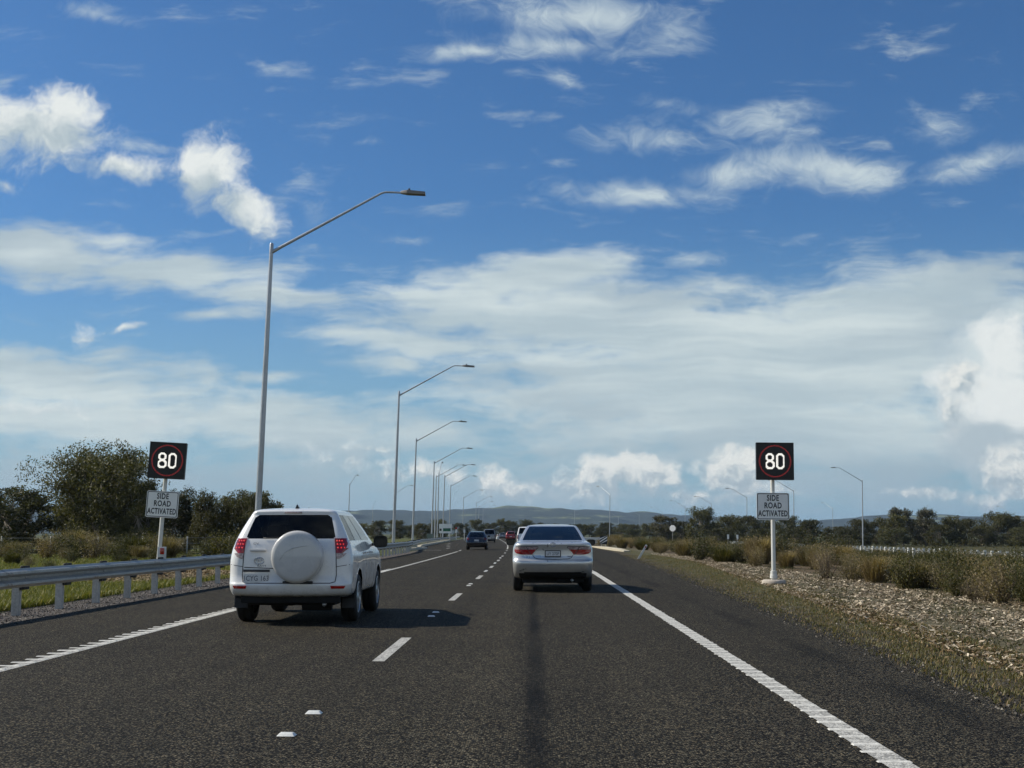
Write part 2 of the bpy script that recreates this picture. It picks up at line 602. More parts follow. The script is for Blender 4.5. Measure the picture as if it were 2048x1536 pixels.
def mat_paint_line():
    m, g, out = new_mat("worn_white_road_paint")
    p = geo_pos(g)
    vo = g.n('ShaderNodeTexVoronoi', {'Vector': p, 'Scale': 62.0}, voronoi_dimensions='3D')
    cell = g.xyz(vo.outputs['Color'])
    n = g.noise(p, 9.0, 5.0, 0.7)
    scuff = g.noise(p, 1.3, 4.0, 0.7)
    wear = g.rng(g.m('ADD', g.m('MULTIPLY', cell[0], 0.55), g.m('ADD', g.m('MULTIPLY', n, 0.6), g.m('MULTIPLY', scuff, 0.5))), 0.72, 1.0, 0.0, 0.85)
    gap = g.rng(vo.outputs['Distance'], 0.55, 0.8, 0.0, 0.55)
    c = g.mix(wear, (0.58, 0.565, 0.51), (0.15, 0.145, 0.13))
    c = g.mix(gap, c, (0.12, 0.115, 0.105))
    pbr(g, out, base=c, rough=0.75, normal=bump(g, g.m('MULTIPLY', vo.outputs['Distance'], -1.0), 0.6, 0.008))
    return m


def mat_ground():
    m, g, out = new_mat("roadside_ground")
    p = geo_pos(g)
    x, y, z = g.xyz(p)
    n1 = g.noise(p, 0.7, 5.0, 0.6)
    n2 = g.noise(p, 7.0, 5.0, 0.65)
    n3 = g.noise(p, 40.0, 3.0, 0.6)
    far = g.noise(p, 0.012, 4.0, 0.6)
    soil = g.mix(g.rng(n2, 0.3, 0.7), (0.085, 0.058, 0.036), (0.17, 0.125, 0.082))
    grass = g.mix(g.rng(n2, 0.3, 0.7), (0.045, 0.062, 0.014), (0.115, 0.145, 0.03))
    straw = g.mix(g.rng(n3, 0.3, 0.7), (0.20, 0.145, 0.075), (0.42, 0.33, 0.19))
    dry = g.mix(g.rng(n3, 0.3, 0.7), (0.075, 0.062, 0.03), (0.17, 0.125, 0.062))
    wob = g.m('MULTIPLY', g.m('SUBTRACT', n1, 0.5), 1.3)
    xw = g.m('ADD', x, g.m('ADD', wob, g.m('MULTIPLY', g.m('SUBTRACT', n2, 0.5), 0.7)))
    gravel = g.mix(g.rng(g.noise(p, 55.0, 2.0), 0.35, 0.65), (0.06, 0.054, 0.048), (0.15, 0.13, 0.115))
    # left verge: gravel strip behind the rail, then grass with straw-coloured patches
    left = g.mix(g.rng(n1, 0.46, 0.62, smooth=True), grass, dry)
    left = g.mix(g.rng(xw, -9.0, -9.35, smooth=True), gravel, left)
    # right verge: thin dry grass, bark mulch, soil under the scrub
    mul_edge = g.m('ADD', 4.15, g.m('MULTIPLY', g.m('MINIMUM', y, 60.0), 0.066))
    mulch = g.mix(g.rng(n3, 0.35, 0.65), (0.062, 0.056, 0.030), (0.165, 0.145, 0.092))
    speck = g.noise(p, 75.0, 3.0, 0.7)
    gritty = g.mix(g.rng(speck, 0.38, 0.62), (0.026, 0.023, 0.014), (0.105, 0.085, 0.052))
    dry = g.mix(g.rng(speck, 0.42, 0.6), g.mix(1.0, dry, (0.45, 0.45, 0.45), 'MULTIPLY'), dry)
    right = g.mix(g.rng(n2, 0.35, 0.6), dry, g.mix(g.rng(n3, 0.3, 0.7), (0.05, 0.058, 0.02), (0.10, 0.10, 0.04)))
    seal = g.m('ADD', 3.70, g.m('MULTIPLY', y, 0.0265))
    right = g.mix(g.rng(g.m('SUBTRACT', xw, seal), 0.25, 0.95, smooth=True), gritty, right)
    right = g.mix(g.rng(g.m('SUBTRACT', xw, mul_edge), -0.35, 0.35, smooth=True), right, mulch)
    right = g.mix(g.rng(xw, 8.6, 10.2, smooth=True), right, g.mix(g.rng(n1, 0.4, 0.6), soil, dry))
    scrubby = g.mix(g.rng(n1, 0.4, 0.6), (0.035, 0.038, 0.014), (0.085, 0.075, 0.034))
    right = g.mix(g.rng(xw, 18.0, 26.0, smooth=True), right, scrubby)
    c = g.mix(g.m('GREATER_THAN', x, 0.0), left, right)
    paddock = g.mix(g.rng(far, 0.42, 0.6, smooth=True), (0.04, 0.052, 0.018), (0.095, 0.095, 0.04))
    dist = g.rng(y, 180.0, 420.0, smooth=True)
    c = g.mix(dist, c, paddock)
    pbr(g, out, base=c, rough=0.95, spec=0.15, normal=bump(g, g.m('ADD', n2, g.m('MULTIPLY', n3, 0.5)), 0.6, 0.05))
    return m


def mat_hills():
    m, g, out = new_mat("wooded_hills")
    p = geo_pos(g)
    x, y, z = g.xyz(p)
    n = g.noise(g.vec(g.m('MULTIPLY', x, 0.0030), g.m('MULTIPLY', y, 0.0012), g.m('MULTIPLY', z, 0.035)), 1.0, 5.0, 0.6)
    n2 = g.noise(p, 0.012, 5.0, 0.7)
    wood = g.mix(g.rng(n2, 0.35, 0.65), (0.008, 0.015, 0.014), (0.034, 0.046, 0.030))
    past = g.mix(g.rng(n2, 0.35, 0.65), (0.11, 0.135, 0.06), (0.17, 0.185, 0.09))
    f = g.m('MULTIPLY', g.rng(n, 0.565, 0.61, smooth=True), g.rng(n2, 0.40, 0.52))
    c = g.mix(f, wood, past)
    pbr(g, out, base=c, rough=0.95, spec=0.1)
    return m


def mat_leaf(name, dark, light, tip=None, trans=0.25):
    m, g, out = new_mat(name)
    geo = g.n('ShaderNodeNewGeometry')
    isl = geo.outputs['Random Per Island']
    oi = g.n('ShaderNodeObjectInfo').outputs['Random']
    c = g.mix(isl, dark, light)
    if tip:
        c = g.mix(g.rng(isl, 0.72, 0.95), c, tip)
    tint = g.mix(oi, (0.78, 0.80, 0.82), (1.22, 1.14, 1.0))
    c = g.mix(1.0, c, tint, 'MULTIPLY')
    b = g.n('ShaderNodeBsdfPrincipled', {'Base Color': c, 'Roughness': 0.6, 'Specular IOR Level': 0.3})
    t = g.n('ShaderNodeBsdfTranslucent', {'Color': g.mix(1.0, c, (1.2, 1.25, 0.6), 'MULTIPLY')})
    mx = g.n('ShaderNodeMixShader', {0: trans, 1: b.outputs[0], 2: t.outputs[0]})
    g.nt.links.new(mx.outputs[0], out.inputs[0])
    return m


def mat_metal_galv(name, base=(0.42, 0.44, 0.45), rough=0.42, metal=0.75):
    m, g, out = new_mat(name)
    co = geo_pos(g)
    n = g.noise(co, 14.0, 4.0, 0.6)
    vo = g.n('ShaderNodeTexVoronoi', {'Vector': co, 'Scale': 40.0}, voronoi_dimensions='3D')
    s = g.xyz(vo.outputs['Color'])[0]
    f = g.m('ADD', g.m('MULTIPLY', n, 0.6), g.m('MULTIPLY', s, 0.4))
    xx, yy_, zz = g.xyz(co)
    st = g.noise(g.vec(g.m('MULTIPLY', xx, 5.0), g.m('MULTIPLY', yy_, 5.0), g.m('MULTIPLY', zz, 0.9)), 1.0, 5.0, 0.65)
    c = g.mix(g.rng(f, 0.25, 0.75), tuple(b * 0.78 for b in base), tuple(b * 1.15 for b in base))
    c = g.mix(g.rng(st, 0.48, 0.72, 0.0, 0.55), c, tuple(b * 0.55 for b in (base[0], base[1] * 0.96, base[2] * 0.88)))
    pbr(g, out, base=c, rough=g.rng(f, 0.2, 0.8, rough - 0.1, rough + 0.12), metal=metal)
    return m


def mat_glass(name, tint=(0.10, 0.12, 0.12), rough=0.02, refl=1.0):
    m, g, out = new_mat(name)
    tr = g.n('ShaderNodeBsdfTransparent', {'Color': tint + (1.0,)})
    gl = g.n('ShaderNodeBsdfGlossy', {'Color': (refl, refl, refl, 1.0), 'Roughness': rough})
    fr = g.n('ShaderNodeFresnel', {'IOR': 1.5}).outputs[0]
    mx = g.n('ShaderNodeMixShader', {0: fr, 1: tr.outputs[0], 2: gl.outputs[0]})
    g.nt.links.new(mx.outputs[0], out.inputs[0])
    return m


def mat_carpaint(name, base, metal=0.0, rough=0.35, coat=0.8, dirt=(0.20, 0.18, 0.15)):
    m, g, out = new_mat(name)
    co = g.n('ShaderNodeTexCoord').outputs['Object']
    x, y, z = g.xyz(co)
    n = g.noise(co, 4.0, 5.0, 0.6)
    fl = g.noise(co, 900.0, 1.0, 0.5)
    grime = g.m('MULTIPLY', g.rng(g.m('ADD', z, g.m('MULTIPLY', g.m('SUBTRACT', n, 0.5), 0.25)), 0.34, 0.62, 0.45, 0.0, smooth=True), 0.8)
    c = g.mix(g.rng(n, 0.3, 0.7), tuple(b * 0.97 for b in base), base)
    if metal > 0:
        c = g.mix(g.rng(fl, 0.35, 0.65), tuple(b * 0.85 for b in base), c)
    c = g.mix(grime, c, dirt)
    pbr(g, out, base=c, metal=metal, rough=g.rng(n, 0.3, 0.7, rough - 0.04, rough + 0.05), coat=coat, coat_rough=0.06)
    return m


def mat_emit(name, color, strength):
    m, g, out = new_mat(name)
    co = g.n('ShaderNodeTexCoord').outputs['Object']
    n = g.noise(co, 60.0, 2.0)
    c = g.mix(g.rng(n, 0.35, 0.65), tuple(c * 0.85 for c in color), color)
    pbr(g, out, base=tuple(c * 0.3 for c in color), rough=0.4, emit=c, emit_s=strength)
    return m


def mat_lens(name, base, rough=0.12, emit=0.0, spec=0.5):
    m, g, out = new_mat(name)
    co = g.n('ShaderNodeTexCoord').outputs['Object']
    vo = g.n('ShaderNodeTexVoronoi', {'Vector': co, 'Scale': 34.0}, voronoi_dimensions='3D')
    c = g.mix(g.rng(vo.outputs['Distance'], 0.1, 0.7), tuple(min(1, b * 1.15) for b in base), tuple(b * 0.55 for b in base))
    pbr(g, out, base=c, rough=rough, coat=0.6, coat_rough=0.03, emit=base, emit_s=emit)
    return m


M = {}
M['asphalt'] = mat_asphalt()
M['line'] = mat_paint_line()
M['ground'] = mat_ground()
M['hills'] = mat_hills()
M['galv'] = mat_metal_galv("galvanised_rail", (0.40, 0.40, 0.37), 0.45, 0.35)
M['post'] = mat_metal_galv("galvanised_post", (0.46, 0.45, 0.42), 0.6, 0.2)
M['pole'] = mat_metal_galv("lamp_pole_steel", (0.46, 0.48, 0.50), 0.42, 0.55)
M['lamp_head'] = plain("lamp_head_aluminium", (0.22, 0.20, 0.18), 0.5, 0.3)
M['rubber_block'] = plain("black_rubber_block", (0.012, 0.012, 0.012), 0.7)
M['white_pole'] = plain("white_painted_pole", (0.66, 0.66, 0.62), 0.45, 0.0, 0.06, 4.0)
M['cream'] = plain("cream_painted_concrete", (0.47, 0.42, 0.31), 0.85, 0, 0.15, 5.0)
M['concrete'] = plain("weathered_concrete", (0.42, 0.37, 0.31), 0.9, 0, 0.2, 9.0)
M['sign_black'] = plain("sign_black_face", (0.006, 0.006, 0.007), 0.45, 0, 0.2, 30.0)
M['sign_white'] = plain("sign_white_face", (0.90, 0.89, 0.85), 0.45, 0, 0.04, 5.0)
M['black_ink'] = plain("black_print", (0.012, 0.014, 0.018), 0.5)
M['led_white'] = mat_emit("white_led_digits", (1.0, 0.98, 0.90), 1.1)
M['led_red'] = mat_emit("red_led_ring", (0.70, 0.06, 0.06), 0.30)
M['sign_green'] = plain("sign_green_face", (0.02, 0.14, 0.07), 0.5)
M['red_refl'] = mat_lens("red_reflector", (0.55, 0.015, 0.012), 0.2)
M['marker'] = plain("white_ceramic_marker", (0.72, 0.72, 0.68), 0.4, 0, 0.08, 40.0)
M['bark'] = plain("eucalypt_bark", (0.22, 0.19, 0.155), 0.9, 0, 0.35, 3.0)
M['twig'] = plain("shrub_twigs", (0.10, 0.075, 0.05), 0.9, 0, 0.3, 8.0)
M['leaf_gum'] = mat_leaf("gum_leaves", (0.046, 0.048, 0.019), (0.108, 0.110, 0.045), (0.155, 0.145, 0.07))
M['leaf_grey'] = mat_leaf("grey_gum_leaves", (0.06, 0.06, 0.042), (0.11, 0.108, 0.075), (0.14, 0.135, 0.10))
M['leaf_dark'] = mat_leaf("dark_wattle_leaves", (0.036, 0.037, 0.014), (0.082, 0.080, 0.033))
M['leaf_green'] = mat_leaf("green_scrub_leaves", (0.034, 0.038, 0.012), (0.100, 0.100, 0.034), (0.15, 0.13, 0.055), 0.3)
M['leaf_brown'] = mat_leaf("dry_scrub_leaves", (0.12, 0.095, 0.05), (0.25, 0.20, 0.115), (0.36, 0.29, 0.19), 0.35)
M['leaf_dead'] = mat_leaf("dead_scrub_stems", (0.11, 0.085, 0.058), (0.28, 0.225, 0.155), (0.40, 0.33, 0.24))
M['grass'] = mat_leaf("green_verge_grass", (0.075, 0.095, 0.016), (0.18, 0.20, 0.040), (0.27, 0.235, 0.08))
M['grass_dry'] = mat_leaf("dry_verge_grass", (0.075, 0.08, 0.028), (0.165, 0.145, 0.065), (0.25, 0.175, 0.09))
M['chip'] = mat_leaf("bark_mulch_chips", (0.12, 0.092, 0.058), (0.40, 0.335, 0.245), (0.70, 0.62, 0.49), 0.0)
M['litter'] = mat_leaf("reddish_leaf_litter", (0.12, 0.075, 0.035), (0.25, 0.165, 0.085), (0.36, 0.27, 0.15), 0.0)
M['chip_straw'] = mat_leaf("straw_mulch_chips", (0.17, 0.11, 0.05), (0.42, 0.31, 0.16), (0.58, 0.46, 0.27), 0.0)
M['stones'] = mat_leaf("loose_road_stones", (0.05, 0.046, 0.042), (0.16, 0.14, 0.125), (0.3, 0.28, 0.25), 0.0)
# vehicles
M['white_paint'] = mat_carpaint("white_car_paint", (0.83, 0.82, 0.79), 0.0, 0.28, 0.8)
M['silver_paint'] = mat_carpaint("silver_car_paint", (0.68, 0.68, 0.66), 0.6, 0.30, 0.8)
M['navy_paint'] = mat_carpaint("navy_car_paint", (0.008, 0.011, 0.022), 0.1, 0.25, 0.9)
M['red_paint'] = mat_carpaint("dark_red_car_paint", (0.30, 0.012, 0.015), 0.2, 0.3, 0.8)
M['grey_paint'] = mat_carpaint("grey_car_paint", (0.22, 0.23, 0.24), 0.5, 0.3, 0.8)
M['champagne_paint'] = mat_carpaint("pale_silver_van_paint", (0.20, 0.205, 0.21), 0.5, 0.3, 0.8)
M['glass'] = mat_glass("tinted_glass", (0.16, 0.19, 0.19), 0.02, 0.9)
M['glass_dark'] = mat_glass("dark_privacy_glass", (0.18, 0.19, 0.185), 0.02, 0.6)
M['glass_mid'] = mat_glass("sedan_rear_glass", (0.16, 0.18, 0.18), 0.02, 1.0)
M['trim'] = plain("black_plastic_trim", (0.015, 0.015, 0.016), 0.55)
M['under'] = plain("underbody_black", (0.008, 0.008, 0.008), 0.9)
M['tyre'] = plain("tyre_rubber", (0.012, 0.012, 0.012), 0.8, 0, 0.2, 12.0)
M['alloy'] = plain("alloy_wheel", (0.42, 0.43, 0.44), 0.35, 0.8)
M['seat'] = plain("dark_seat_cloth", (0.10, 0.10, 0.10), 0.9)
M['seat_pale'] = plain("grey_seat_cloth", (0.12, 0.12, 0.125), 0.9)
M['tail_red'] = mat_lens("tail_lamp_red", (0.30, 0.007, 0.010), 0.12, 0.05)
M['tail_off'] = mat_lens("tail_lamp_unlit", (0.16, 0.012, 0.012), 0.15)
M['tail_clear'] = mat_lens("tail_lamp_clear", (0.50, 0.38, 0.37), 0.1)
M['tail_led'] = mat_emit("tail_lamp_led", (1.0, 0.05, 0.05), 0.65)
M['seam'] = plain("panel_gap_shadow", (0.05, 0.05, 0.052), 0.8)
M['plate_white'] = plain("number_plate_white", (0.70, 0.70, 0.68), 0.4, 0, 0.05, 20.0)
M['plate_ink'] = plain("number_plate_ink", (0.16, 0.17, 0.19), 0.5)
M['chrome'] = plain("chrome_badge", (0.6, 0.61, 0.62), 0.2, 0.95)

# ================================================================ layout of the road
def bend(y):
    """sideways shift of the carriageway as it bends gently left"""
    if y < 40:
        return 0.0
    if y < 195:
        return -0.000108 * (y - 40) ** 2
    return -0.000108 * 155 ** 2 - 0.0335 * (y - 195)


def interp(y, pts):
    return float(np.interp(y, [p[0] for p in pts], [p[1] for p in pts]))


LEFT_EDGE = [(-40, -7.75), (70, -7.8), (88, -8.1), (105, -9.3), (135, -11.3), (190, -13.1), (260, -15.3), (420, -20.6), (900, -36.8)]
RAIL = [(-40, -8.45), (70, -8.5), (88, -8.7), (105, -9.9), (135, -11.9), (190, -13.7), (260, -15.8), (420, -21.2)]


def right_edge(y):
    e = 3.70 + 0.0265 * max(y, 0)
    return min(e, 6.2) + bend(y) * 0.85


def ground_z(x, y):
    z = -0.02
    if x > 9:
        z -= 0.030 * min(x - 9, 36)
    return z


# ---------------------------------------------------------------- ground, one sheet to the horizon
xs = np.unique(np.concatenate([-np.geomspace(60, 9000, 22), np.linspace(-60, 70, 66), np.geomspace(70, 9000, 22)]))
ys = np.unique(np.concatenate([np.linspace(-60, 160, 80), np.geomspace(160, 12000, 50)]))
gv = np.array([(x, y, ground_z(x, y) + (0.035 * math.sin(x * 1.7 + y * 0.31) * math.sin(y * 0.9 + x * 0.4)
               if (x > 9.5 or x < -10) and y < 200 else 0)) for y in ys for x in xs])
nx = len(xs)
gf = np.array([(j * nx + i, j * nx + i + 1, (j + 1) * nx + i + 1, (j + 1) * nx + i)
               for j in range(len(ys) - 1) for i in range(nx - 1)])
ground = link("ground", np_mesh("ground", gv, gf, M['ground'], True))
tag(ground, kind="structure")

# ---------------------------------------------------------------- road surface
mb = MB()
yy = list(np.arange(-40, 6, 4.0)) + list(np.arange(6, 60, 0.4)) + list(np.arange(60, 440, 8.0)) + list(np.arange(440, 900, 40.0))
for i, y in enumerate(yy):
    l, r = interp(y, LEFT_EDGE), right_edge(y) + (0.05 * math.sin(y * 1.9) + 0.04 * math.sin(y * 4.3 + 1) if y < 70 else 0)
    for t in (0.0, 0.25, 0.5, 0.75, 1.0):
        mb.v.append((l + (r - l) * t, y, 0.0))
for i in range(len(yy) - 1):
    for k in range(4):
        a = i * 5 + k
        mb.f.append((a, a + 1, a + 6, a + 5))
# broken seal edge: a thin skirt down to the ground
for i in range(len(yy)):
    l, r = mb.v[i * 5][0], mb.v[i * 5 + 4][0]
    mb.v += [(l - 0.05, yy[i], -0.06), (r + 0.05, yy[i], -0.06)]
n0 = len(yy) * 5
for i in range(len(yy) - 1):
    mb.f.append((n0 + 2 * i, i * 5, i * 5 + 5, n0 + 2 * i + 2))
    mb.f.append((i * 5 + 4, n0 + 2 * i + 1, n0 + 2 * i + 3, i * 5 + 9))
road = mb.build("road", M['asphalt'])
tag(road, kind="structure")

# opposite carriageway beyond the planted median
mb = MB()
yo = [10, 60, 120, 200, 300, 450, 700, 1000]
for y in yo:
    s = bend(y) * 0.3
    for x in (38.0 + s, 43 + s, 49.0 + s):
        mb.v.append((x, y, ground_z(x, y) + 0.03))
for i in range(len(yo) - 1):
    for k in range(2):
        a = i * 3 + k
        mb.f.append((a, a + 1, a + 4, a + 3))
tag(mb.build("opposite_road", M['asphalt']), kind="structure")


def strip(name, x0, x1, ya, yb, step, mat, parent, z=0.004, shift=bend):
    mb = MB()
    n = max(1, int(math.ceil((yb - ya) / step)))
    for i in range(n + 1):
        y = ya + (yb - ya) * i / n
        s = shift(y)
        a = x0(y) if callable(x0) else x0
        b = x1(y) if callable(x1) else x1
        mb.v += [(a + s, y, z), (b + s, y, z)]
        if i:
            k = 2 * i
            mb.f.append((k - 2, k - 1, k + 1, k))
    return mb.build(name, mat, parent)


# lane line: 3 m dashes every 12 m, then unbroken where the road bends
for k in range(-1, 8):
    y0 = 13.35 + 12 * k
    strip("lane_dash", -1.665, -1.535, y0, y0 + 3.0, 1.5, M['line'], road)
strip("lane_line", -1.665, -1.535, 108, 420, 6, M['line'], road)
# edge lines with raised ribs
el = strip("edge_line", -5.24, -5.09, -10, 94, 4, M['line'], road)
er = strip("edge_line", 2.02, 2.19, -10, 230, 5, M['line'], road)
rib_l = MB()
rib_l.add([(-0.15, -0.03, 0.0), (0.09, -0.03, 0.0), (0.09, 0.03, 0.0), (-0.15, 0.03, 0.0),
           (-0.14, -0.018, 0.009), (0.08, -0.018, 0.009), (0.08, 0.018, 0.009), (-0.14, 0.018, 0.009)],
          [(4, 5, 6, 7), (0, 1, 5, 4), (1, 2, 6, 5), (2, 3, 7, 6), (3, 0, 4, 7)])
M['rib'] = plain("white_rib_plastic", (0.60, 0.585, 0.53), 0.75, 0, 0.25, 30.0)
rib_lm = rib_l.mesh("rib", M['rib'])
for i in range(120):
    y = 8.2 + i * 0.33 + rnd.uniform(-0.025, 0.025)
    link("rib", rib_lm, el, (-5.20 + rnd.uniform(-0.012, 0.012), y, 0.0045), (0, 0, rnd.uniform(-0.05, 0.05)), (rnd.uniform(0.88, 1.08), rnd.uniform(0.8, 1.2), rnd.uniform(0.6, 1.05)))
for i in range(130):
    y = 5.8 + i * 0.30 + rnd.uniform(-0.025, 0.025)
    link("rib", rib_lm, er, (2.125 + rnd.uniform(-0.010, 0.010), y, 0.0045), (0, 0, rnd.uniform(-0.05, 0.05)), (0.80 * rnd.uniform(0.9, 1.06), rnd.uniform(0.75, 1.25), rnd.uniform(0.4, 0.85)))
# turn-lane paint in the widening on the left
for (x0, y0, ln) in ((-7.6, 112, 5), (-8.5, 126, 5), (-9.6, 142, 6), (-11.0, 165, 6)):
    strip("turn_lane_dash", x0, x0 + 0.15, y0, y0 + ln, 3, M['line'], road, shift=lambda y: 0)
strip("hold_line", -8.6, -7.2, 101, 101.6, 1, M['line'], road, shift=lambda y: 0)
strip("edge_dash", lambda y: -5.24 - 0.012 * (y - 94), lambda y: -5.10 - 0.012 * (y - 94), 97, 102, 2, M['line'], road)


def kerb(name, path, width=0.32, height=0.15, mat=None):
    """raised kerb with a sloping nose, following a ground path"""
    mb = MB()
    prof = [(-width / 2, -0.05), (-width / 2, height - 0.03), (-width / 2 + 0.05, height), (width / 2 - 0.05, height),
            (width / 2, height - 0.05), (width / 2 + 0.04, -0.05)]
    P = [Vector((p[0], p[1], 0)) for p in path]
    for i, p in enumerate(P):
        t = (P[min(i + 1, len(P) - 1)] - P[max(i - 1, 0)]).normalized()
        nrm = Vector((t.y, -t.x, 0))
        k = 0.35 if i in (0, len(P) - 1) else 1.0
        for (a, b) in prof:
            q = p + nrm * a
            mb.v.append((q.x, q.y, b * k if b > 0 else b))
    n = len(prof)
    for i in range(len(P) - 1):
        for k in range(n - 1):
            mb.f.append((i * n + k, (i + 1) * n + k, (i + 1) * n + k + 1, i * n + k + 1))
    mb.f.append(tuple(range(n)))
    mb.f.append(tuple((len(P) - 1) * n + k for k in range(n))[::-1])
    return tag(mb.build(name, mat or M['cream']), kind="structure")


kerb("kerb", [(-10.9, 122), (-11.1, 126), (-12.1, 150), (-13.3, 185), (-14.6, 220), (-17.0, 272), (-15.6, 276)], 0.45, 0.17)
kerb("kerb", [(-9.9, 99), (-9.75, 101), (-9.3, 110), (-10.5, 116)], 0.5, 0.17)
kerb("kerb", [(7.0, 94), (6.7, 99), (6.35, 112), (6.2, 128)], 0.5, 0.18)

# ---------------------------------------------------------------- hills
def ridge(x, y0, pts):
    return interp(x, pts)


def hill_mesh(name, y0, prof, depth, seed):
    rs = np.random.RandomState(seed)
    X = np.linspace(prof[0][0], prof[-1][0], 520)
    top = np.interp(X, [p[0] for p in prof], [p[1] for p in prof])
    jag = np.zeros_like(X)
    for fr, am in ((25, 5.0), (60, 3.0), (120, 3.2), (250, 4.0)):
        jag += np.interp(X, np.linspace(X[0], X[-1], fr), rs.randn(fr)) * am * 0.5
    top = np.maximum(2.0, top + jag)
    rows = 16
    V = []
    for j in range(rows + 1):
        t = j / rows
        s = math.sin(t * math.pi / 2) ** 1.2
        gul = np.interp(X, np.linspace(X[0], X[-1], 70), rs.randn(70)) * depth * 0.03 * math.sin(t * math.pi)
        fold = np.interp(X + t * 500, np.linspace(X[0], X[-1] + 500, 40), np.random.RandomState(seed + 5).randn(40)) * 9.0 * math.sin(t * math.pi)
        V.append(np.stack([X, y0 + depth * t + gul, np.maximum(top * s + fold, -3 + top * s * 0.5) - 4 * (1 - t)], 1))
    V.append(np.stack([X, np.full_like(X, y0 + depth * 1.6), np.full_like(X, -6)], 1))
    V = np.concatenate(V)
    n = len(X)
    F = np.array([(j * n + i, j * n + i + 1, (j + 1) * n + i + 1, (j + 1) * n + i) for j in range(rows + 1) for i in range(n - 1)])
    o = link(name, np_mesh(name, V, F, M['hills'], True))
    return tag(o, kind="structure")


hill_mesh("hills", 4300, [(-4600, 120), (-2400, 130), (-1560, 118), (-1420, 132), (-1100, 112), (-780, 106), (-720, 110), (-520, 104), (-300, 106),
                          (-120, 118), (100, 112), (300, 104), (560, 92), (850, 74), (1250, 56), (1600, 84), (2300, 78), (3000, 60), (4600, 70)], 1500, 3)
hill_mesh("foothills", 2600, [(-3200, 22), (-1500, 26), (-900, 16), (-500, 12), (-150, 20), (150, 17), (420, 9), (800, 6), (1500, 10), (3200, 14)], 900, 9)

# ================================================================ guardrail on the left
W_PROF = [(0.015, 0.755), (0.022, 0.738), (0.083, 0.708), (0.086, 0.668), (0.012, 0.624), (0.008, 0.582), (0.083, 0.536), (0.086, 0.497),
          (0.022, 0.462), (0.015, 0.447)]


def rail_section(path_fn, ya, yb, mat, parent, side=1, zoff=0.0, step=1.0):
    mb = MB()
    n = max(1, int(round((yb - ya) / step)))
    back = [(a - 0.006, z) for (a, z) in W_PROF[::-1]]
    prof = W_PROF + back
    m = len(prof)
    for i in range(n + 1):
        y = ya + (yb - ya) * i / n
        x = path_fn(y)
        zg = zoff(x, y) if callable(zoff) else zoff
        for (a, z) in prof:
            mb.v.append((x + side * (a + 0.12), y, z + zg))
    for i in range(n):
        for k in range(m):
            k2 = (k + 1) % m
            mb.f.append((i * m + k, i * m + k2, (i + 1) * m + k2, (i + 1) * m + k))
    mb.f.append(tuple(range(m)))
    mb.f.append(tuple(n * m + k for k in range(m))[::-1])
    return mb.build("rail_section", mat, parent, smooth=True, sharp=35)


post_mb = MB()
for (x0, x1, y0, y1) in ((-0.06, 0.06, -0.058, -0.048), (-0.06, -0.05, -0.048, 0.05), (0.05, 0.06, -0.048, 0.05),
                         (-0.05, -0.03, 0.04, 0.05), (0.03, 0.05, 0.04, 0.05)):
    post_mb.box(x0, x1, y0, y1, -0.3, 0.735)
post_me = post_mb.mesh("post", M['post'])
block_mb = MB().box(0.062, 0.128, -0.06, 0.20, 0.40, 0.79)
block_me = bevel_mesh(block_mb.mesh("blockout", M['rubber_block']), 0.008, 1)
bolt_me = MB().lathe([(0.0, 0.022), (0.018, 0.02), (0.024, 0.008), (0.026, 0.0)], 8, 'X').mesh("bolt", M['post'], True)

rail_fn = lambda y: interp(y, RAIL)
guard = empty("guardrail", (-8.5, 20, 0))
tag(guard, "long galvanised steel guardrail along the left shoulder beside the white four-wheel drive", "guardrail")


def keep(o):
    """place a part by world coordinates under an Empty at the thing's base"""
    o.matrix_parent_inverse = Matrix.Translation(-o.parent.location)
    return o


ysec = 12.0
while ysec < 100:
    s = keep(rail_section(rail_fn, ysec, ysec + 4.30, M['galv'], guard, zoff=rnd.uniform(-0.004, 0.004)))
    s.location.x += 0.0045 if int(ysec / 4) % 2 else 0.0      # lapped joints
    if ysec < 60:
        for by in (0.08, 0.22):
            for bz in (0.688, 0.517):
                keep(link("splice_bolt", bolt_me, guard, (rail_fn(ysec) + 0.209, ysec + by, bz)))
    ysec += 4.0
while ysec < 300:
    keep(rail_section(rail_fn, ysec, ysec + 7.98, M['galv'], guard, zoff=-0.08, step=2.0))
    ysec += 8.0
yp = 17.1
while yp < 270:
    x = rail_fn(yp)
    keep(link("post", post_me, guard, (x, yp, 0.0 + rnd.uniform(-0.01, 0.006)), (0, 0, rnd.uniform(-0.05, 0.05))))
    keep(link("blockout", block_me, guard, (x, yp, 0.0)))
    if yp < 60:
        keep(link("bolt", bolt_me, guard, (x + 0.13, yp, 0.603)))
    yp += 1.92 if yp < 100 else 4.0

# rail-top delineator
dl = empty("rail_delineator", (-8.42, 28.9, 0.75))
tag(dl, "small white delineator with red reflector clipped on top of the guardrail", "reflector")
link("bracket", bevel_mesh(MB().box(-0.10, 0.10, -0.012, 0.012, 0.0, 0.27).mesh("bracket", M['white_pole']), 0.008, 2), dl)
link("reflector", bevel_mesh(MB().box(-0.035, 0.055, -0.03, -0.012, 0.10, 0.24).mesh("reflector", M['red_refl']), 0.006, 2), dl)

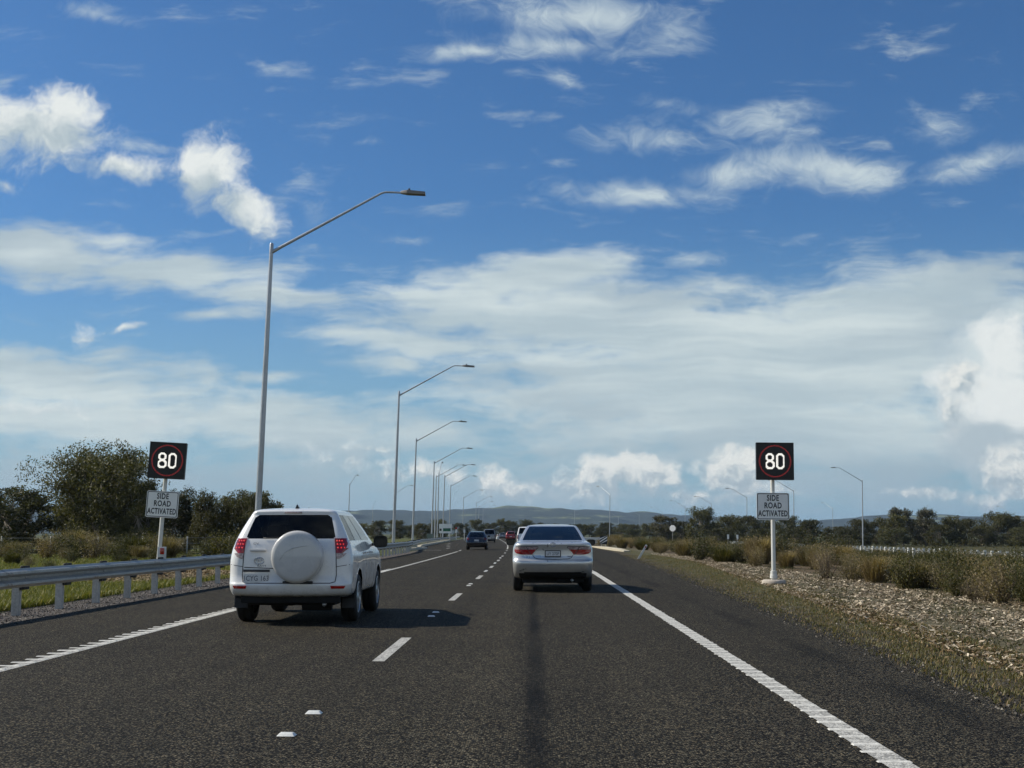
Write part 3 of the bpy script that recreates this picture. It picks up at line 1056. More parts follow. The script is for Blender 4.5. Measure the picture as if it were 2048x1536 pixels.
# far guardrail on the opposite carriageway, seen from behind
fg = empty("guardrail", (30, 90, ground_z(30, 90)))
tag(fg, "far guardrail with pale posts beyond the scrub in front of the trees on the right", "guardrail")
opp = lambda y: 30.0 + bend(y) * 0.3
for ya in np.arange(64, 190, 6.0):
    keep(rail_section(opp, ya, ya + 5.98, M['galv'], fg, side=1, zoff=ground_z, step=3.0))
fpost_me = MB().box(-0.08, 0.08, -0.07, 0.07, -0.3, 0.86).mesh("post", M['white_pole'])
for ya in np.arange(64, 190, 1.3):
    keep(link("post", fpost_me, fg, (opp(ya), ya, ground_z(30, ya) + rnd.uniform(-0.02, 0.02)), (0, 0, rnd.uniform(-0.3, 0.3))))


# ================================================================ street lamps
def lamp_meshes(H=12.4):
    d = {}
    d['pole'] = MB().tube([(0, 0, -0.2), (0, 0, H * 0.35), (0, 0, H * 0.7), (0, 0, H)], [0.125, 0.115, 0.095, 0.072], 14).mesh("pole", M['pole'], True, 50)
    d['base_plate'] = MB().lathe([(0.0, 0.06), (0.20, 0.06), (0.22, 0.0), (0.22, -0.2)], 14).mesh("base_plate", M['concrete'], True, 40)
    d['arm'] = MB().tube([(0.03, 0, H - 0.30), (0.35, 0, H - 0.10), (4.15, 0, H + 2.12), (4.32, 0, H + 2.17), (5.0, 0, H + 2.16)],
                         [0.070, 0.060, 0.040, 0.038, 0.036], 10).mesh("arm", M['pole'], True, 50)
    d['cap'] = MB().lathe([(0.0, H + 0.06), (0.06, H + 0.05), (0.078, H), (0.078, H - 0.35)], 12).mesh("pole_cap", M['pole'], True, 50)
    hm = MB().add([(4.90, -0.06, H + 2.120), (4.90, 0.06, H + 2.120), (5.15, -0.16, H + 2.100), (5.15, 0.16, H + 2.100), (5.85, -0.15, H + 2.080), (5.85, 0.15, H + 2.080),
                   (4.90, -0.05, H + 2.220), (4.90, 0.05, H + 2.220), (5.15, -0.14, H + 2.250), (5.15, 0.14, H + 2.250), (5.85, -0.13, H + 2.200), (5.85, 0.13, H + 2.200)],
                  [(0, 2, 3, 1), (2, 4, 5, 3), (6, 7, 9, 8), (8, 9, 11, 10), (0, 6, 8, 2), (2, 8, 10, 4), (1, 3, 9, 7), (3, 5, 11, 9), (0, 1, 7, 6), (4, 10, 11, 5)])
    d['head'] = bevel_mesh(hm.mesh("lamp_head", M['lamp_head']), 0.015, 2)
    d['sensor'] = MB().lathe([(0.0, H + 2.340), (0.035, H + 2.335), (0.04, H + 2.300), (0.04, H + 2.220)], 10, mtx=Matrix.Translation((5.22, 0, 0))).mesh("light_sensor", M['trim'], True, 40)
    return d


LM = lamp_meshes()


def street_lamp(x, y, label, group=None, rz=0.0, lean=1.5, s=1.0):
    o = empty("street_lamp", (x, y, ground_z(x, y)), (0, R(lean), 0))
    o.scale = (s, s, s)
    tag(o, label, "street lamp", group)
    for nm, key in (("base_plate", 'base_plate'), ("pole", 'pole'), ("pole_cap", 'cap')):
        link(nm, LM[key], o)
    a = link("arm", LM['arm'], o, rot=(0, 0, R(rz)))
    h = link("lamp_head", LM['head'], o, rot=(0, 0, R(rz)))
    link("light_sensor", LM['sensor'], h)
    return o


ORD = ["first", "second", "third", "fourth", "fifth", "sixth", "seventh", "eighth", "ninth", "tenth"]
GL = "street lamps lining the left side of the carriageway"
LEFT_LAMPS = [(-10.35, 47.6), (-10.75, 98.5), (-13.9, 148), (-15.4, 195), (-17.0, 242), (-18.9, 290), (-21.0, 384), (-20.3, 455), (-22.0, 520), (-23.0, 590)]
for i, (x, y) in enumerate(LEFT_LAMPS):
    lab = ("tall grey street lamp nearest the camera, its pole rising behind the white four-wheel drive" if i == 0 else
           "grey street lamp, %s along the row behind the left guardrail" % ORD[i])
    street_lamp(x, y, lab, GL, 0, 1.6)
GR = "street lamps along the opposite carriageway on the right"
for i, (x, y) in enumerate([(61.5, 238), (60, 293), (58.5, 348), (59.5, 424), (57.5, 480), (61, 596), (57, 680), (52, 770)]):
    lab = ("tall street lamp with arm reaching left, right of the right-hand speed sign" if i == 0 else
           "far street lamp with arm reaching left, %s of the row counting from the right" % ORD[i])
    street_lamp(x, y, lab, GR, 180, 1.2)
GS = "street lamps along the side road"
for (x, y, rz, lab) in [
        (21.0, 346, 125, "far street lamp right of the silver sedan, its pale arm tilted left"),
        (19.5, 590, 55, "small far street lamp rising just right of the silver sedan roof, arm tilted right"),
        (119.0, 506, 125, "far street lamp with pale arm between the right speed sign and the tall lamp"),
        (171.0, 557, 60, "far thin street lamp standing among the trees at the right"),
        (214.0, 575, 125, "far thin street lamp close to the right border above the guardrail"),
        (-41.0, 283, 80, "far street lamp seen edge-on above the roof of the white four-wheel drive"),
        (-37.5, 345, 40, "far street lamp half hidden behind the second lamp pole of the left row"),
        (-65.5, 520, 85, "low far street lamp pole above the wing mirror of the white four-wheel drive"),
        (-17.3, 232, 88, "bare-looking street lamp seen edge-on between fourth and fifth poles of the left row"),
        (-18.6, 243, 12, "street lamp with arm right, close behind the edge-on pole in the left row"),
        (-166, 640, 30, "tiny far street lamp to the right of the left speed sign above the trees")]:
    street_lamp(x, y, lab, GS, rz, 1.2)


# ================================================================ electronic speed signs
def octo(w, h, c):
    return [(-w + c, -h), (w - c, -h), (w, -h + c), (w, h - c), (w - c, h), (-w + c, h), (-w, h - c), (-w, -h + c)]


def in_octo(u, w, a, b, c):
    u, w = abs(u), abs(w)
    return u <= a and w <= b and (a - u) + (b - w) >= c


def in_ring(u, w, a, b, c, t):
    """inside an octagonal stroke of half size (a, b), corner c, thickness t"""
    return in_octo(u, w, a, b, c) and not in_octo(u, w, a - t, b - t, max(0.005, c - t * 0.45))


def led(mb, x, z, r):
    """one small six-sided light dot on the sign face"""
    n = len(mb.v)
    for k in range(6):
        an = math.pi * k / 3
        mb.v.append((x + r * math.cos(an), -0.174, z + r * math.sin(an)))
    mb.v.append((x, -0.178, z))
    mb.f += [(n + k, n + (k + 1) % 6, n + 6) for k in range(6)]


def rounded_plate(w, h, r, y0, y1, seg=4):
    pts = []
    for (sx, sz, a0) in ((1, 1, 0), (-1, 1, 90), (-1, -1, 180), (1, -1, 270)):
        for k in range(seg + 1):
            a = R(a0 + 90 * k / seg)
            pts.append((sx * (w / 2 - r) + r * math.cos(a), sz * (h / 2 - r) + r * math.sin(a)))
    n = len(pts)
    mb = MB()
    mb.v = [(a, y0, b) for a, b in pts] + [(a, y1, b) for a, b in pts]
    mb.f = [tuple(range(n)), tuple(range(n, 2 * n))[::-1]] + [(k, n + k, n + (k + 1) % n, (k + 1) % n) for k in range(n)]
    return mb


def speed_sign(x, y, lean, scale, rz, label, hz=0.0):
    o = empty("speed_sign", (x, y, ground_z(x, y)), (0, R(lean), R(rz)))
    o.scale = (scale,) * 3
    tag(o, label, "road sign", "electronic speed signs on both sides of the road")
    pole = link("pole", MB().tube([(0, 0, 0.0), (0, 0, 3.5)], 0.057, 16).mesh("pole", M['white_pole'], True, 50), o)
    link("hinge_collar", MB().lathe([(0.06, 0.36), (0.085, 0.35), (0.085, 0.25), (0.10, 0.24), (0.10, 0.16), (0.07, 0.15), (0.07, 0.1)], 14).mesh("hinge_collar", M['white_pole'], True, 40), pole)
    base = MB().lathe([(0.0, 0.125), (0.27, 0.12), (0.31, 0.09), (0.32, 0.04), (0.32, -0.2)], 20)
    base.v = [(a * (1 + 0.03 * math.sin(7 * b + 3 * a)), b, c) for a, b, c in base.v]
    link("concrete_footing", base.mesh("concrete_footing", M['concrete'], True, 50), o)
    board = link("display_board", rounded_plate(1.0, 1.0, 0.02, -0.17, -0.065).mesh("display_board", M['sign_black'], False), o, (0.045, 0, 3.26))
    rg = MB()
    for rad, cnt in ((0.405, 120), (0.424, 126)):
        for k in range(cnt):
            an = 2 * math.pi * k / cnt
            led(rg, rad * math.cos(an), rad * math.sin(an), 0.0085)
    link("red_ring", rg.mesh("red_ring", M['led_red']), board)
    eight, zero = MB(), MB()
    pitch = 0.0185
    for i in range(-14, 15):
        for j in range(-13, 14):
            u, w = i * pitch, j * pitch
            if in_ring(u + 0.135, w - 0.100, 0.108, 0.108, 0.055, 0.050) or in_ring(u + 0.135, w + 0.097, 0.120, 0.112, 0.055, 0.050):
                led(eight, u, w, 0.0105)
            elif in_ring(u - 0.140, w, 0.116, 0.208, 0.06, 0.050):
                led(zero, u, w, 0.0105)
    link("digit_eight", eight.mesh("digit_eight", M['led_white']), board)
    link("digit_zero", zero.mesh("digit_zero", M['led_white']), board)
    hood = MB().box(-0.5, 0.5, -0.19, -0.171, 0.485, 0.499).box(-0.5, -0.487, -0.185, -0.171, -0.498, 0.484).box(0.487, 0.5, -0.185, -0.171, -0.498, 0.484)
    link("frame_lip", hood.mesh("frame_lip", M['sign_black']), board)
    plate = link("text_plate", rounded_plate(0.87, 0.72, 0.05, -0.085, -0.068).mesh("text_plate", M['sign_white'], False), o, (-0.01, 0, 2.06))
    b_out = rounded_plate(0.835, 0.685, 0.04, -0.088, -0.0855)
    n = len(b_out.v) // 2
    inner = rounded_plate(0.80, 0.65, 0.03, -0.0885, -0.0855)
    bd = MB()
    bd.v = b_out.v[:n] + inner.v[:n]
    bd.v = [(a, -0.0875, c) for a, b, c in bd.v]
    bd.f = [(k, (k + 1) % n, n + (k + 1) % n, n + k) for k in range(n)]
    link("border", bd.mesh("border", M['black_ink']), plate)
    for s, dz, xs in (("SIDE", 0.215, 0.70), ("ROAD", 0.015, 0.72), ("ACTIVATED", -0.195, 0.62)):
        link("lettering", text_mesh(s, 0.215, M['black_ink'], 0.001, xs, 0.005, 1.12), plate, (0, -0.0885, dz))
    for dz in (0.24, -0.24):
        link("bracket", MB().lathe([(0.06, dz - 0.02), (0.068, dz - 0.02), (0.068, dz + 0.02), (0.06, dz + 0.02)], 12, mtx=Matrix.Translation((0.01, 0, 0))).mesh("bracket", M['post'], True, 40), plate)
    return o


speed_sign(6.42, 34.1, 0.6, 1.0, 0, "black electronic 80 speed sign on white pole in mulch right of the silver sedan")
speed_sign(-10.84, 36.8, 3.0, 1.06, 3, "black electronic 80 speed sign on white pole behind the left guardrail")

# ================================================================ pavement markers
pm = MB().add([(-0.065, -0.05, 0), (0.065, -0.05, 0), (0.065, 0.05, 0), (-0.065, 0.05, 0), (-0.045, -0.022, 0.022), (0.045, -0.022, 0.022), (0.045, 0.022, 0.022), (-0.045, 0.022, 0.022)],
              [(4, 5, 6, 7), (0, 1, 5, 4), (1, 2, 6, 5), (2, 3, 7, 6), (3, 0, 4, 7)]).mesh("pavement_marker", M['marker'])
pm = bevel_mesh(pm, 0.004, 2)
pair_txt = ["closest to the camera in the open road", "in the shadow of the white four-wheel drive", "beyond that shadow on the lane line", "fourth along the lane line",
            "fifth along the lane line", "sixth along the lane line"]
for k in range(6):
    for j, dy in enumerate((0.0, 1.03)):
        y = 8.51 + 12 * k + dy
        o = link("pavement_marker", pm, None, (-1.62 + bend(y) + rnd.uniform(-0.01, 0.01), y, 0.001), (0, 0, rnd.uniform(-0.06, 0.06)), (0.92, 0.85, 0.9))
        tag(o, "%s white raised marker of the pair %s" % (("near", "far")[j], pair_txt[k]), "road marker", "raised markers between the lane dashes")

# ================================================================ small roadside things
gp = empty("guide_post", (5.66, 68.0, ground_z(5.66, 68)), (0, R(31), 0))
tag(gp, "white plastic guide post knocked over to the right at the shoulder edge", "guide post")
link("blade", bevel_mesh(MB().box(-0.055, 0.055, -0.012, 0.012, -0.1, 0.86).mesh("blade", M['white_pole']), 0.01, 2), gp)
link("reflector", MB().box(-0.03, 0.03, -0.018, -0.0125, 0.68, 0.78).mesh("reflector", M['red_refl']), gp)

cv = empty("chevron_board", (7.0, 125, ground_z(7, 125)))
tag(cv, "black and white striped hazard board at the end of the median kerb", "road sign")
link("board", rounded_plate(0.72, 0.86, 0.03, -0.03, 0.0).mesh("board", M['sign_black']), cv, (0, 0, 0.72))
for dz in (-0.28, 0.0, 0.28):
    st = MB()
    st.v = [(-0.36, -0.034, 0.72 + dz - 0.27), (-0.36, -0.034, 0.72 + dz - 0.13), (0.36, -0.034, 0.72 + dz + 0.33), (0.36, -0.034, 0.72 + dz + 0.19)]
    st.v = [(a, b, min(max(c, 0.30), 1.14)) for a, b, c in st.v]
    st.f = [(0, 3, 2, 1)]
    st.build("stripe", M['sign_white'], cv)
for sx in (-0.2, 0.2):
    link("leg", MB().tube([(sx, 0.03, -0.1), (sx, 0.03, 0.9)], 0.03, 8).mesh("leg", M['post'], True, 50), cv)

wb = empty("median_barrier", (6.9, 152, 0))
tag(wb, "short white barrier rail behind the sedan near the striped hazard board", "barrier")
for (za, zb) in ((0.50, 0.86), (0.18, 0.40)):
    link("rail", bevel_mesh(MB().box(-1.3, 1.3, -0.03, 0.03, za, zb).mesh("rail", M['white_pole']), 0.01, 1), wb)
for sx in (-1.1, 0.0, 1.1):
    link("post", MB().box(sx - 0.05, sx + 0.05, 0.035, 0.12, -0.05, 0.9).mesh("post", M['white_pole']), wb)

so = empty("octagonal_sign", (22.0, 200, ground_z(22, 200)), (0, R(1), R(-25)))
tag(so, "white back of an octagonal road sign above the scrub", "road sign")
ob = MB()
oc = [(a, b + 2.55) for a, b in octo(0.48, 0.48, 0.28)]
ob.v = [(a, -0.01, b) for a, b in oc] + [(a, 0.01, b) for a, b in oc]
ob.f = [tuple(range(8)), tuple(range(8, 16))[::-1]] + [(k, 8 + k, 8 + (k + 1) % 8, (k + 1) % 8) for k in range(8)]
ob.build("panel", M['sign_white'], so)
link("pole", MB().tube([(0, 0.04, -0.1), (0, 0.04, 2.9)], 0.035, 8).mesh("pole", M['post'], True, 50), so)

for (x, y, lab) in ((27.6, 180, "small white sign on a thin post, left one of two behind the scrub"), (28.9, 180, "small white sign on a thin post, right one of two behind the scrub")):
    o = empty("small_sign", (x, y, ground_z(x, y)), (0, R(1), R(8)))
    tag(o, lab, "road sign", "two small white signs behind the scrub")
    link("panel", rounded_plate(0.28, 0.62, 0.03, -0.015, 0.0).mesh("panel", M['sign_white']), o, (0, 0, 1.45))
    link("pole", MB().tube([(0, 0.03, -0.1), (0, 0.03, 1.7)], 0.03, 8).mesh("pole", M['post'], True, 50), o)

gs = empty("direction_sign", (-14.3, 210, ground_z(-14, 210)))
tag(gs, "pale framed direction sign with green panel behind the left guardrail", "road sign")
bd = link("panel", rounded_plate(2.1, 1.55, 0.06, -0.03, 0.0).mesh("panel", M['sign_white']), gs, (0, 0, 2.15))
link("green_panel", rounded_plate(1.25, 0.5, 0.05, -0.038, -0.031).mesh("green_panel", M['sign_green']), bd, (0.25, 0, -0.2))
link("black_square", rounded_plate(0.35, 0.38, 0.03, -0.038, -0.031).mesh("black_square", M['sign_black']), bd, (-0.8, 0, -0.2))
for sx in (-0.75, 0.75):
    link("leg", MB().tube([(sx, 0.04, -0.1), (sx, 0.04, 2.6)], 0.05, 8).mesh("leg", M['post'], True, 50), gs)

for i, (x, y, top, lab) in enumerate(((-15.0, 252, 'r', "white post with red-topped sign on the traffic island, left of the dark hatchback"),
                                      (-13.4, 252, 'y', "white post with yellow-topped sign on the traffic island, touching the dark hatchback"))):
    o = empty("island_post", (x, y, 0.0))
    tag(o, lab, "road sign", "posts on the traffic island")
    link("pole", MB().tube([(0, 0, 0), (0, 0, 2.5)], 0.06, 8).mesh("pole", M['white_pole'], True, 50), o)
    mt = M['red_refl'] if top == 'r' else M['cream']
    link("panel", rounded_plate(0.38, 0.42, 0.03, -0.09, -0.065).mesh("panel", mt), o, (0, 0, 2.35))
    link("panel", rounded_plate(0.38, 0.60, 0.03, -0.09, -0.065).mesh("panel", M['sign_white']), o, (0, 0, 1.80))

cb = empty("utility_cabinet", (-13.6, 170, ground_z(-13.6, 170)))
tag(cb, "grey-green utility cabinet beside the lamp poles behind the guardrail", "cabinet")
M['cabinet'] = plain("cabinet_green", (0.14, 0.18, 0.15), 0.6)
bdy = link("body", bevel_mesh(MB().box(-0.42, 0.42, -0.25, 0.25, 0.0, 1.25).mesh("body", M['cabinet']), 0.02, 2), cb)
link("roof", bevel_mesh(MB().box(-0.46, 0.46, -0.29, 0.29, 1.252, 1.30).mesh("roof", M['cabinet']), 0.012, 2), cb)
link("door", MB().box(-0.38, 0.38, -0.262, -0.252, 0.08, 1.18).mesh("door", M['cabinet']), cb)
wbo = empty("white_bollard", (-8.1, 300, 0.0))
tag(wbo, "small white bollard at the road edge beside the far grey car", "bollard")
link("body", MB().lathe([(0.0, 1.12), (0.16, 1.1), (0.19, 1.0), (0.19, 0.6), (0.30, 0.55), (0.33, 0.0)], 14).mesh("body", M['white_pole'], True, 40), wbo)
link("band", MB().lathe([(0.195, 0.95), (0.2, 0.9), (0.195, 0.85)], 14).mesh("band", M['red_refl'], True), wbo)

# wire fence at the foot of the trees on the left
wf = empty("wire_fence", (-24, 66, 0))
tag(wf, "thin wire fence with grey posts in front of the trees on the left", "fence")
for k in range(7):
    keep(link("post", MB().tube([(0, 0, -0.2), (0, 0, 1.15)], 0.045, 6).mesh("post", M['post'], True), wf, (-34 + k * 2.4, 74 + k * 1.4, 0), (R(rnd.uniform(-3, 3)), R(rnd.uniform(-3, 3)), 0)))
for zz in (0.35, 0.7, 1.05):
    keep(link("wire", MB().tube([(-34, 74, zz), (-34 + 14.4, 74 + 8.4, zz)], 0.008, 4).mesh("wire", M['post']), wf))

# ================================================================ vehicles
def catmull(keys, per):
    """dense rows through the key rows; returns rows and their key parameter"""
    K = np.array(keys, float)
    out, par = [], []
    n = len(K)
    for i in range(n - 1):
        p0, p1, p2, p3 = K[max(i - 1, 0)], K[i], K[i + 1], K[min(i + 2, n - 1)]
        for j in range(per):
            t = j / per
            m1, m2 = (p2 - p0) * 0.5, (p3 - p1) * 0.5
            # limit tangents so a flat deck does not overshoot
            d = p2 - p1
            m1 = np.where(np.sign(m1) == np.sign(d), np.sign(d) * np.minimum(np.abs(m1), 2.2 * np.abs(d)), 0)
            m2 = np.where(np.sign(m2) == np.sign(d), np.sign(d) * np.minimum(np.abs(m2), 2.2 * np.abs(d)), 0)
            t2, t3 = t * t, t * t * t
            out.append((2 * t3 - 3 * t2 + 1) * p1 + (t3 - 2 * t2 + t) * m1 + (-2 * t3 + 3 * t2) * p2 + (t3 - t2) * m2)
            par.append(i + t)
    out.append(K[-1])
    par.append(n - 1)
    return np.array(out), np.array(par)


class Car:
    """A car body lofted from horizontal outlines; keys: (z, y_rear, bow, half_width, rear_radius, y_front, front_radius).
    Local frame: +Y ahead, origin on the ground below the rear bumper."""
    def __init__(self, keys, wheels, wheel_r, per=3, nR=14, nC=6, nS=64, nF=10, flare=0.0):
        rows, self.par = catmull(keys, per)
        self.nR, self.nC, self.nS, self.nF = nR, nC, nS, nF
        self.kinds = ['rear'] * nR + ['corner'] * nC + ['side'] * nS + ['fcorner'] * nC + ['front'] * nF
        self.fr = [(i + .5) / nR for i in range(nR)] + [(i + .5) / nC for i in range(nC)] + [(i + .5) / nS for i in range(nS)] + \
                  [(i + .5) / nC for i in range(nC)] + [(i + .5) / nF for i in range(nF)]
        self.half = []
        for (z, yr, bow, w, rr, yf, rf) in rows:
            w = max(w, 0.002)
            rr = min(rr, w * 0.9)
            rf = min(rf, w * 0.9)
            xr = w - rr
            P = []
            for i in range(nR):
                x = xr * i / nR
                P.append((x, yr + bow * (x / w) ** 2, z))
            y0 = yr + bow * (xr / w) ** 2
            for i in range(nC):
                a = (math.pi / 2) * i / nC
                P.append((xr + rr * math.sin(a), y0 + rr * 0.9 * (1 - math.cos(a)), z))
            ya = y0 + rr * 0.9
            xf = w - rf
            yb = yf - 0.12 * (xf / w) ** 2 * min(1, w) - rf * 0.9
            for i in range(nS):
                t = i / nS
                y = ya + (yb - ya) * t
                bulge = 1.0
                x = w * bulge
                for wy in wheels:
                    x += flare * math.exp(-((y - wy) / 0.42) ** 2) * math.exp(-((z - wheel_r) / 0.32) ** 2)
                P.append((x, y, z))
            for i in range(nC):
                a = (math.pi / 2) * i / nC
                P.append((xf + rf * math.cos(a), yb + rf * 0.9 * math.sin(a), z))
            for i in range(nF + 1):
                x = xf * (1 - i / nF)
                P.append((x, yf - 0.12 * (x / w) ** 2 * min(1, w), z))
            self.half.append(P)
        self.half = np.array(self.half)
        self.z = rows[:, 0]
        self.wheels, self.wr = wheels, wheel_r

    def rear_y(self, x, z):
        """depth of the rear face at (x, z)"""
        i = int(np.clip(np.searchsorted(self.z, z) - 1, 0, len(self.z) - 2))
        t = (z - self.z[i]) / max(1e-6, self.z[i + 1] - self.z[i])
        ring = self.half[i] * (1 - t) + self.half[i + 1] * t
        ring = ring[:self.nR + self.nC + 2]
        return float(np.interp(abs(x), ring[:, 0], ring[:, 1]))

    def side_x(self, y, z):
        i = int(np.clip(np.searchsorted(self.z, z) - 1, 0, len(self.z) - 2))
        t = (z - self.z[i]) / max(1e-6, self.z[i + 1] - self.z[i])
        ring = self.half[i] * (1 - t) + self.half[i + 1] * t
        ring = ring[self.nR:self.nR + 2 * self.nC + self.nS]
        return float(np.interp(y, ring[:, 1], ring[:, 0]))

    def shell(self, root, classify, mats, arch=0.0):
        """build body and window meshes: classify(key_param, kind, frac) -> part name"""
        H = self.half
        nr, m = H.shape[0], H.shape[1]
        right = H.copy()
        left = H.copy()
        left[:, :, 0] *= -1
        parts = {}
        for sgn, G in ((1, right), (-1, left)):
            inside = np.zeros((nr, m), bool)
            if arch > 0:
                for wy in self.wheels:
                    d2 = (G[:, :, 1] - wy) ** 2 + (G[:, :, 2] - self.wr) ** 2
                    inside |= (d2 < arch ** 2) & (np.abs(G[:, :, 0]) > 0.5)
                G2 = G.copy()
                for wy in self.wheels:
                    dy, dz = G[:, :, 1] - wy, G[:, :, 2] - self.wr
                    d = np.sqrt(dy ** 2 + dz ** 2) + 1e-9
                    k = (d < arch) & (np.abs(G[:, :, 0]) > 0.5)
                    G2[k, 1] = wy + dy[k] / d[k] * arch
                    G2[k, 2] = self.wr + dz[k] / d[k] * arch
            else:
                G2 = G
            for r in range(nr - 1):
                kp = (self.par[r] + self.par[r + 1]) / 2
                for c in range(m - 1):
                    if inside[r, c] and inside[r, c + 1] and inside[r + 1, c] and inside[r + 1, c + 1]:
                        continue
                    name = classify(kp, self.kinds[c], self.fr[c])
                    key = name
                    if name.startswith('side') or name.startswith('quarter'):
                        key = name + ('+' if sgn > 0 else '-')
                    mb = parts.setdefault(key, (MB(), {}))
                    idx = []
                    order = [(r, c), (r, c + 1), (r + 1, c + 1), (r + 1, c)]
                    if sgn < 0:
                        order = order[::-1]
                    for (a, b) in order:
                        k = (sgn if (b not in (0, m - 1)) else 0, a, b)
                        if k not in mb[1]:
                            mb[1][k] = len(mb[0].v)
                            mb[0].v.append(tuple(G2[a, b]))
                        idx.append(mb[1][k])
                    mb[0].f.append(tuple(idx))
        res = {}
        for key, (mb, _) in parts.items():
            nm = key.rstrip('+-').split('#')[0]
            o = mb.build(nm, mats.get(nm, mats['body']), root, smooth=True)
            if nm == 'body':
                o.data.set_sharp_from_angle(angle=R(50))
            res[key] = o
        return res

    def rear_patch(self, name, poly_rows, mat, parent, off=0.008, nx=8, mirror=1):
        """patch lying on the rear face; poly_rows: [(z, x_inner, x_outer)] from bottom to top"""
        mb = MB()
        for (z, xa, xb) in poly_rows:
            for i in range(nx + 1):
                x = xa + (xb - xa) * i / nx
                mb.v.append((mirror * x, self.rear_y(x, z) - off, z))
        for j in range(len(poly_rows) - 1):
            for i in range(nx):
                a = j * (nx + 1) + i
                q = (a, a + 1, a + nx + 2, a + nx + 1)
                mb.f.append(q if mirror > 0 else q[::-1])
        # a thin rim back to the body
        rim = [i for i in range(nx + 1)] + [j * (nx + 1) + nx for j in range(1, len(poly_rows))] + \
              [(len(poly_rows) - 1) * (nx + 1) + i for i in range(nx - 1, -1, -1)] + [j * (nx + 1) for j in range(len(poly_rows) - 2, 0, -1)]
        n0 = len(mb.v)
        for i in rim:
            v = mb.v[i]
            mb.v.append((v[0], v[1] + off + 0.01, v[2]))
        for k in range(len(rim)):
            k2 = (k + 1) % len(rim)
            q = (rim[k], n0 + k, n0 + k2, rim[k2])
            mb.f.append(q if mirror > 0 else q[::-1])
        return mb.build(name, mat, parent, smooth=True, sharp=40)

    def rear_line(self, name, pts, width, mat, parent, off=0.004):
        """thin strip along a polyline (x, z) on the rear face"""
        mb = MB()
        dense = []
        for (a, b) in zip(pts[:-1], pts[1:]):
            n = max(2, int(math.hypot(b[0] - a[0], b[1] - a[1]) / 0.05))
            dense += [(a[0] + (b[0] - a[0]) * i / n, a[1] + (b[1] - a[1]) * i / n) for i in range(n)]
        dense.append(pts[-1])
        for i, p in enumerate(dense):
            a, b = dense[max(i - 1, 0)], dense[min(i + 1, len(dense) - 1)]
            t = Vector((b[0] - a[0], b[1] - a[1])).normalized()
            for s in (-1, 1):
                x, z = p[0] - t.y * s * width / 2, p[1] + t.x * s * width / 2
                mb.v.append((x, self.rear_y(x, z) - off, z))
            if i:
                mb.f.append((2 * i - 2, 2 * i - 1, 2 * i + 1, 2 * i))
        return mb.build(name, mat, parent)

    def side_line(self, name, pts, width, mat, parent, sgn=1, off=0.004):
        mb = MB()
        dense = []
        for (a, b) in zip(pts[:-1], pts[1:]):
            n = max(2, int(math.hypot(b[0] - a[0], b[1] - a[1]) / 0.06))
            dense += [(a[0] + (b[0] - a[0]) * i / n, a[1] + (b[1] - a[1]) * i / n) for i in range(n)]
        dense.append(pts[-1])
        for i, p in enumerate(dense):
            a, b = dense[max(i - 1, 0)], dense[min(i + 1, len(dense) - 1)]
            t = Vector((b[0] - a[0], b[1] - a[1])).normalized()
            for s in (-1, 1):
                y, z = p[0] - t.y * s * width / 2, p[1] + t.x * s * width / 2
                mb.v.append((sgn * (self.side_x(y, z) + off), y, z))
            if i:
                mb.f.append((2 * i - 2, 2 * i - 1, 2 * i + 1, 2 * i))
        return mb.build(name, mat, parent)


def wheel_meshes(r, w, rim_r):
    """wheel standing in the YZ plane, outer face towards +X, centred on the axle"""
    t = MB().lathe([(rim_r, -w / 2), (rim_r + 0.02, -w / 2 - 0.004), (r - 0.04, -w / 2 - 0.006), (r - 0.010, -w / 2 + 0.022), (r, -w / 2 + 0.05), (r, -0.012), (r - 0.008, -0.010),
                    (r - 0.008, 0.010), (r, 0.012), (r, w / 2 - 0.05),
                    (r - 0.010, w / 2 - 0.022), (r - 0.04, w / 2 + 0.006), (rim_r + 0.02, w / 2 + 0.004), (rim_r, w / 2)], 40, 'X')
    tyre = t.mesh("tyre", M['tyre'], True, 50)
    rm = MB().lathe([(rim_r + 0.004, w / 2 - 0.002), (rim_r - 0.012, w / 2 + 0.004), (rim_r - 0.022, w / 2 - 0.006), (rim_r - 0.03, w / 2 - 0.06), (rim_r - 0.03, -w / 2)], 32, 'X')
    for k in range(10):
        a = 2 * math.pi * k / 10
        rot = Matrix.Rotation(a, 4, 'X')
        rm.add([(w / 2 - 0.012, -0.030, 0.05), (w / 2 - 0.012, 0.030, 0.05), (w / 2 - 0.004, 0.020, rim_r - 0.02), (w / 2 - 0.004, -0.020, rim_r - 0.02),
                (w / 2 - 0.05, -0.034, 0.05), (w / 2 - 0.05, 0.034, 0.05), (w / 2 - 0.04, 0.024, rim_r - 0.02), (w / 2 - 0.04, -0.024, rim_r - 0.02)],
               [(0, 1, 2, 3), (0, 4, 5, 1), (1, 5, 6, 2), (3, 2, 6, 7), (0, 3, 7, 4)], rot)
    rm.lathe([(0.0, w / 2 + 0.002), (0.05, w / 2), (0.075, w / 2 - 0.012), (0.075, w / 2 - 0.06)], 16, 'X')
    rim = rm.mesh("rim", M['alloy'], True, 35)
    disc = MB().lathe([(0.0, w / 2 - 0.075), (rim_r - 0.03, w / 2 - 0.075)], 24, 'X').mesh("brake_disc", M['under'])
    return tyre, rim, disc


def add_wheels(root, track, ys, r, w, rim_r):
    ty, ri, di = wheel_meshes(r, w, rim_r)
    for y in ys:
        for s in (1, -1):
            wh = link("wheel", ty, root, (s * track, y, r), (0, 0, 0 if s > 0 else math.pi))
            link("rim", ri, wh)
            link("brake_disc", di, wh)


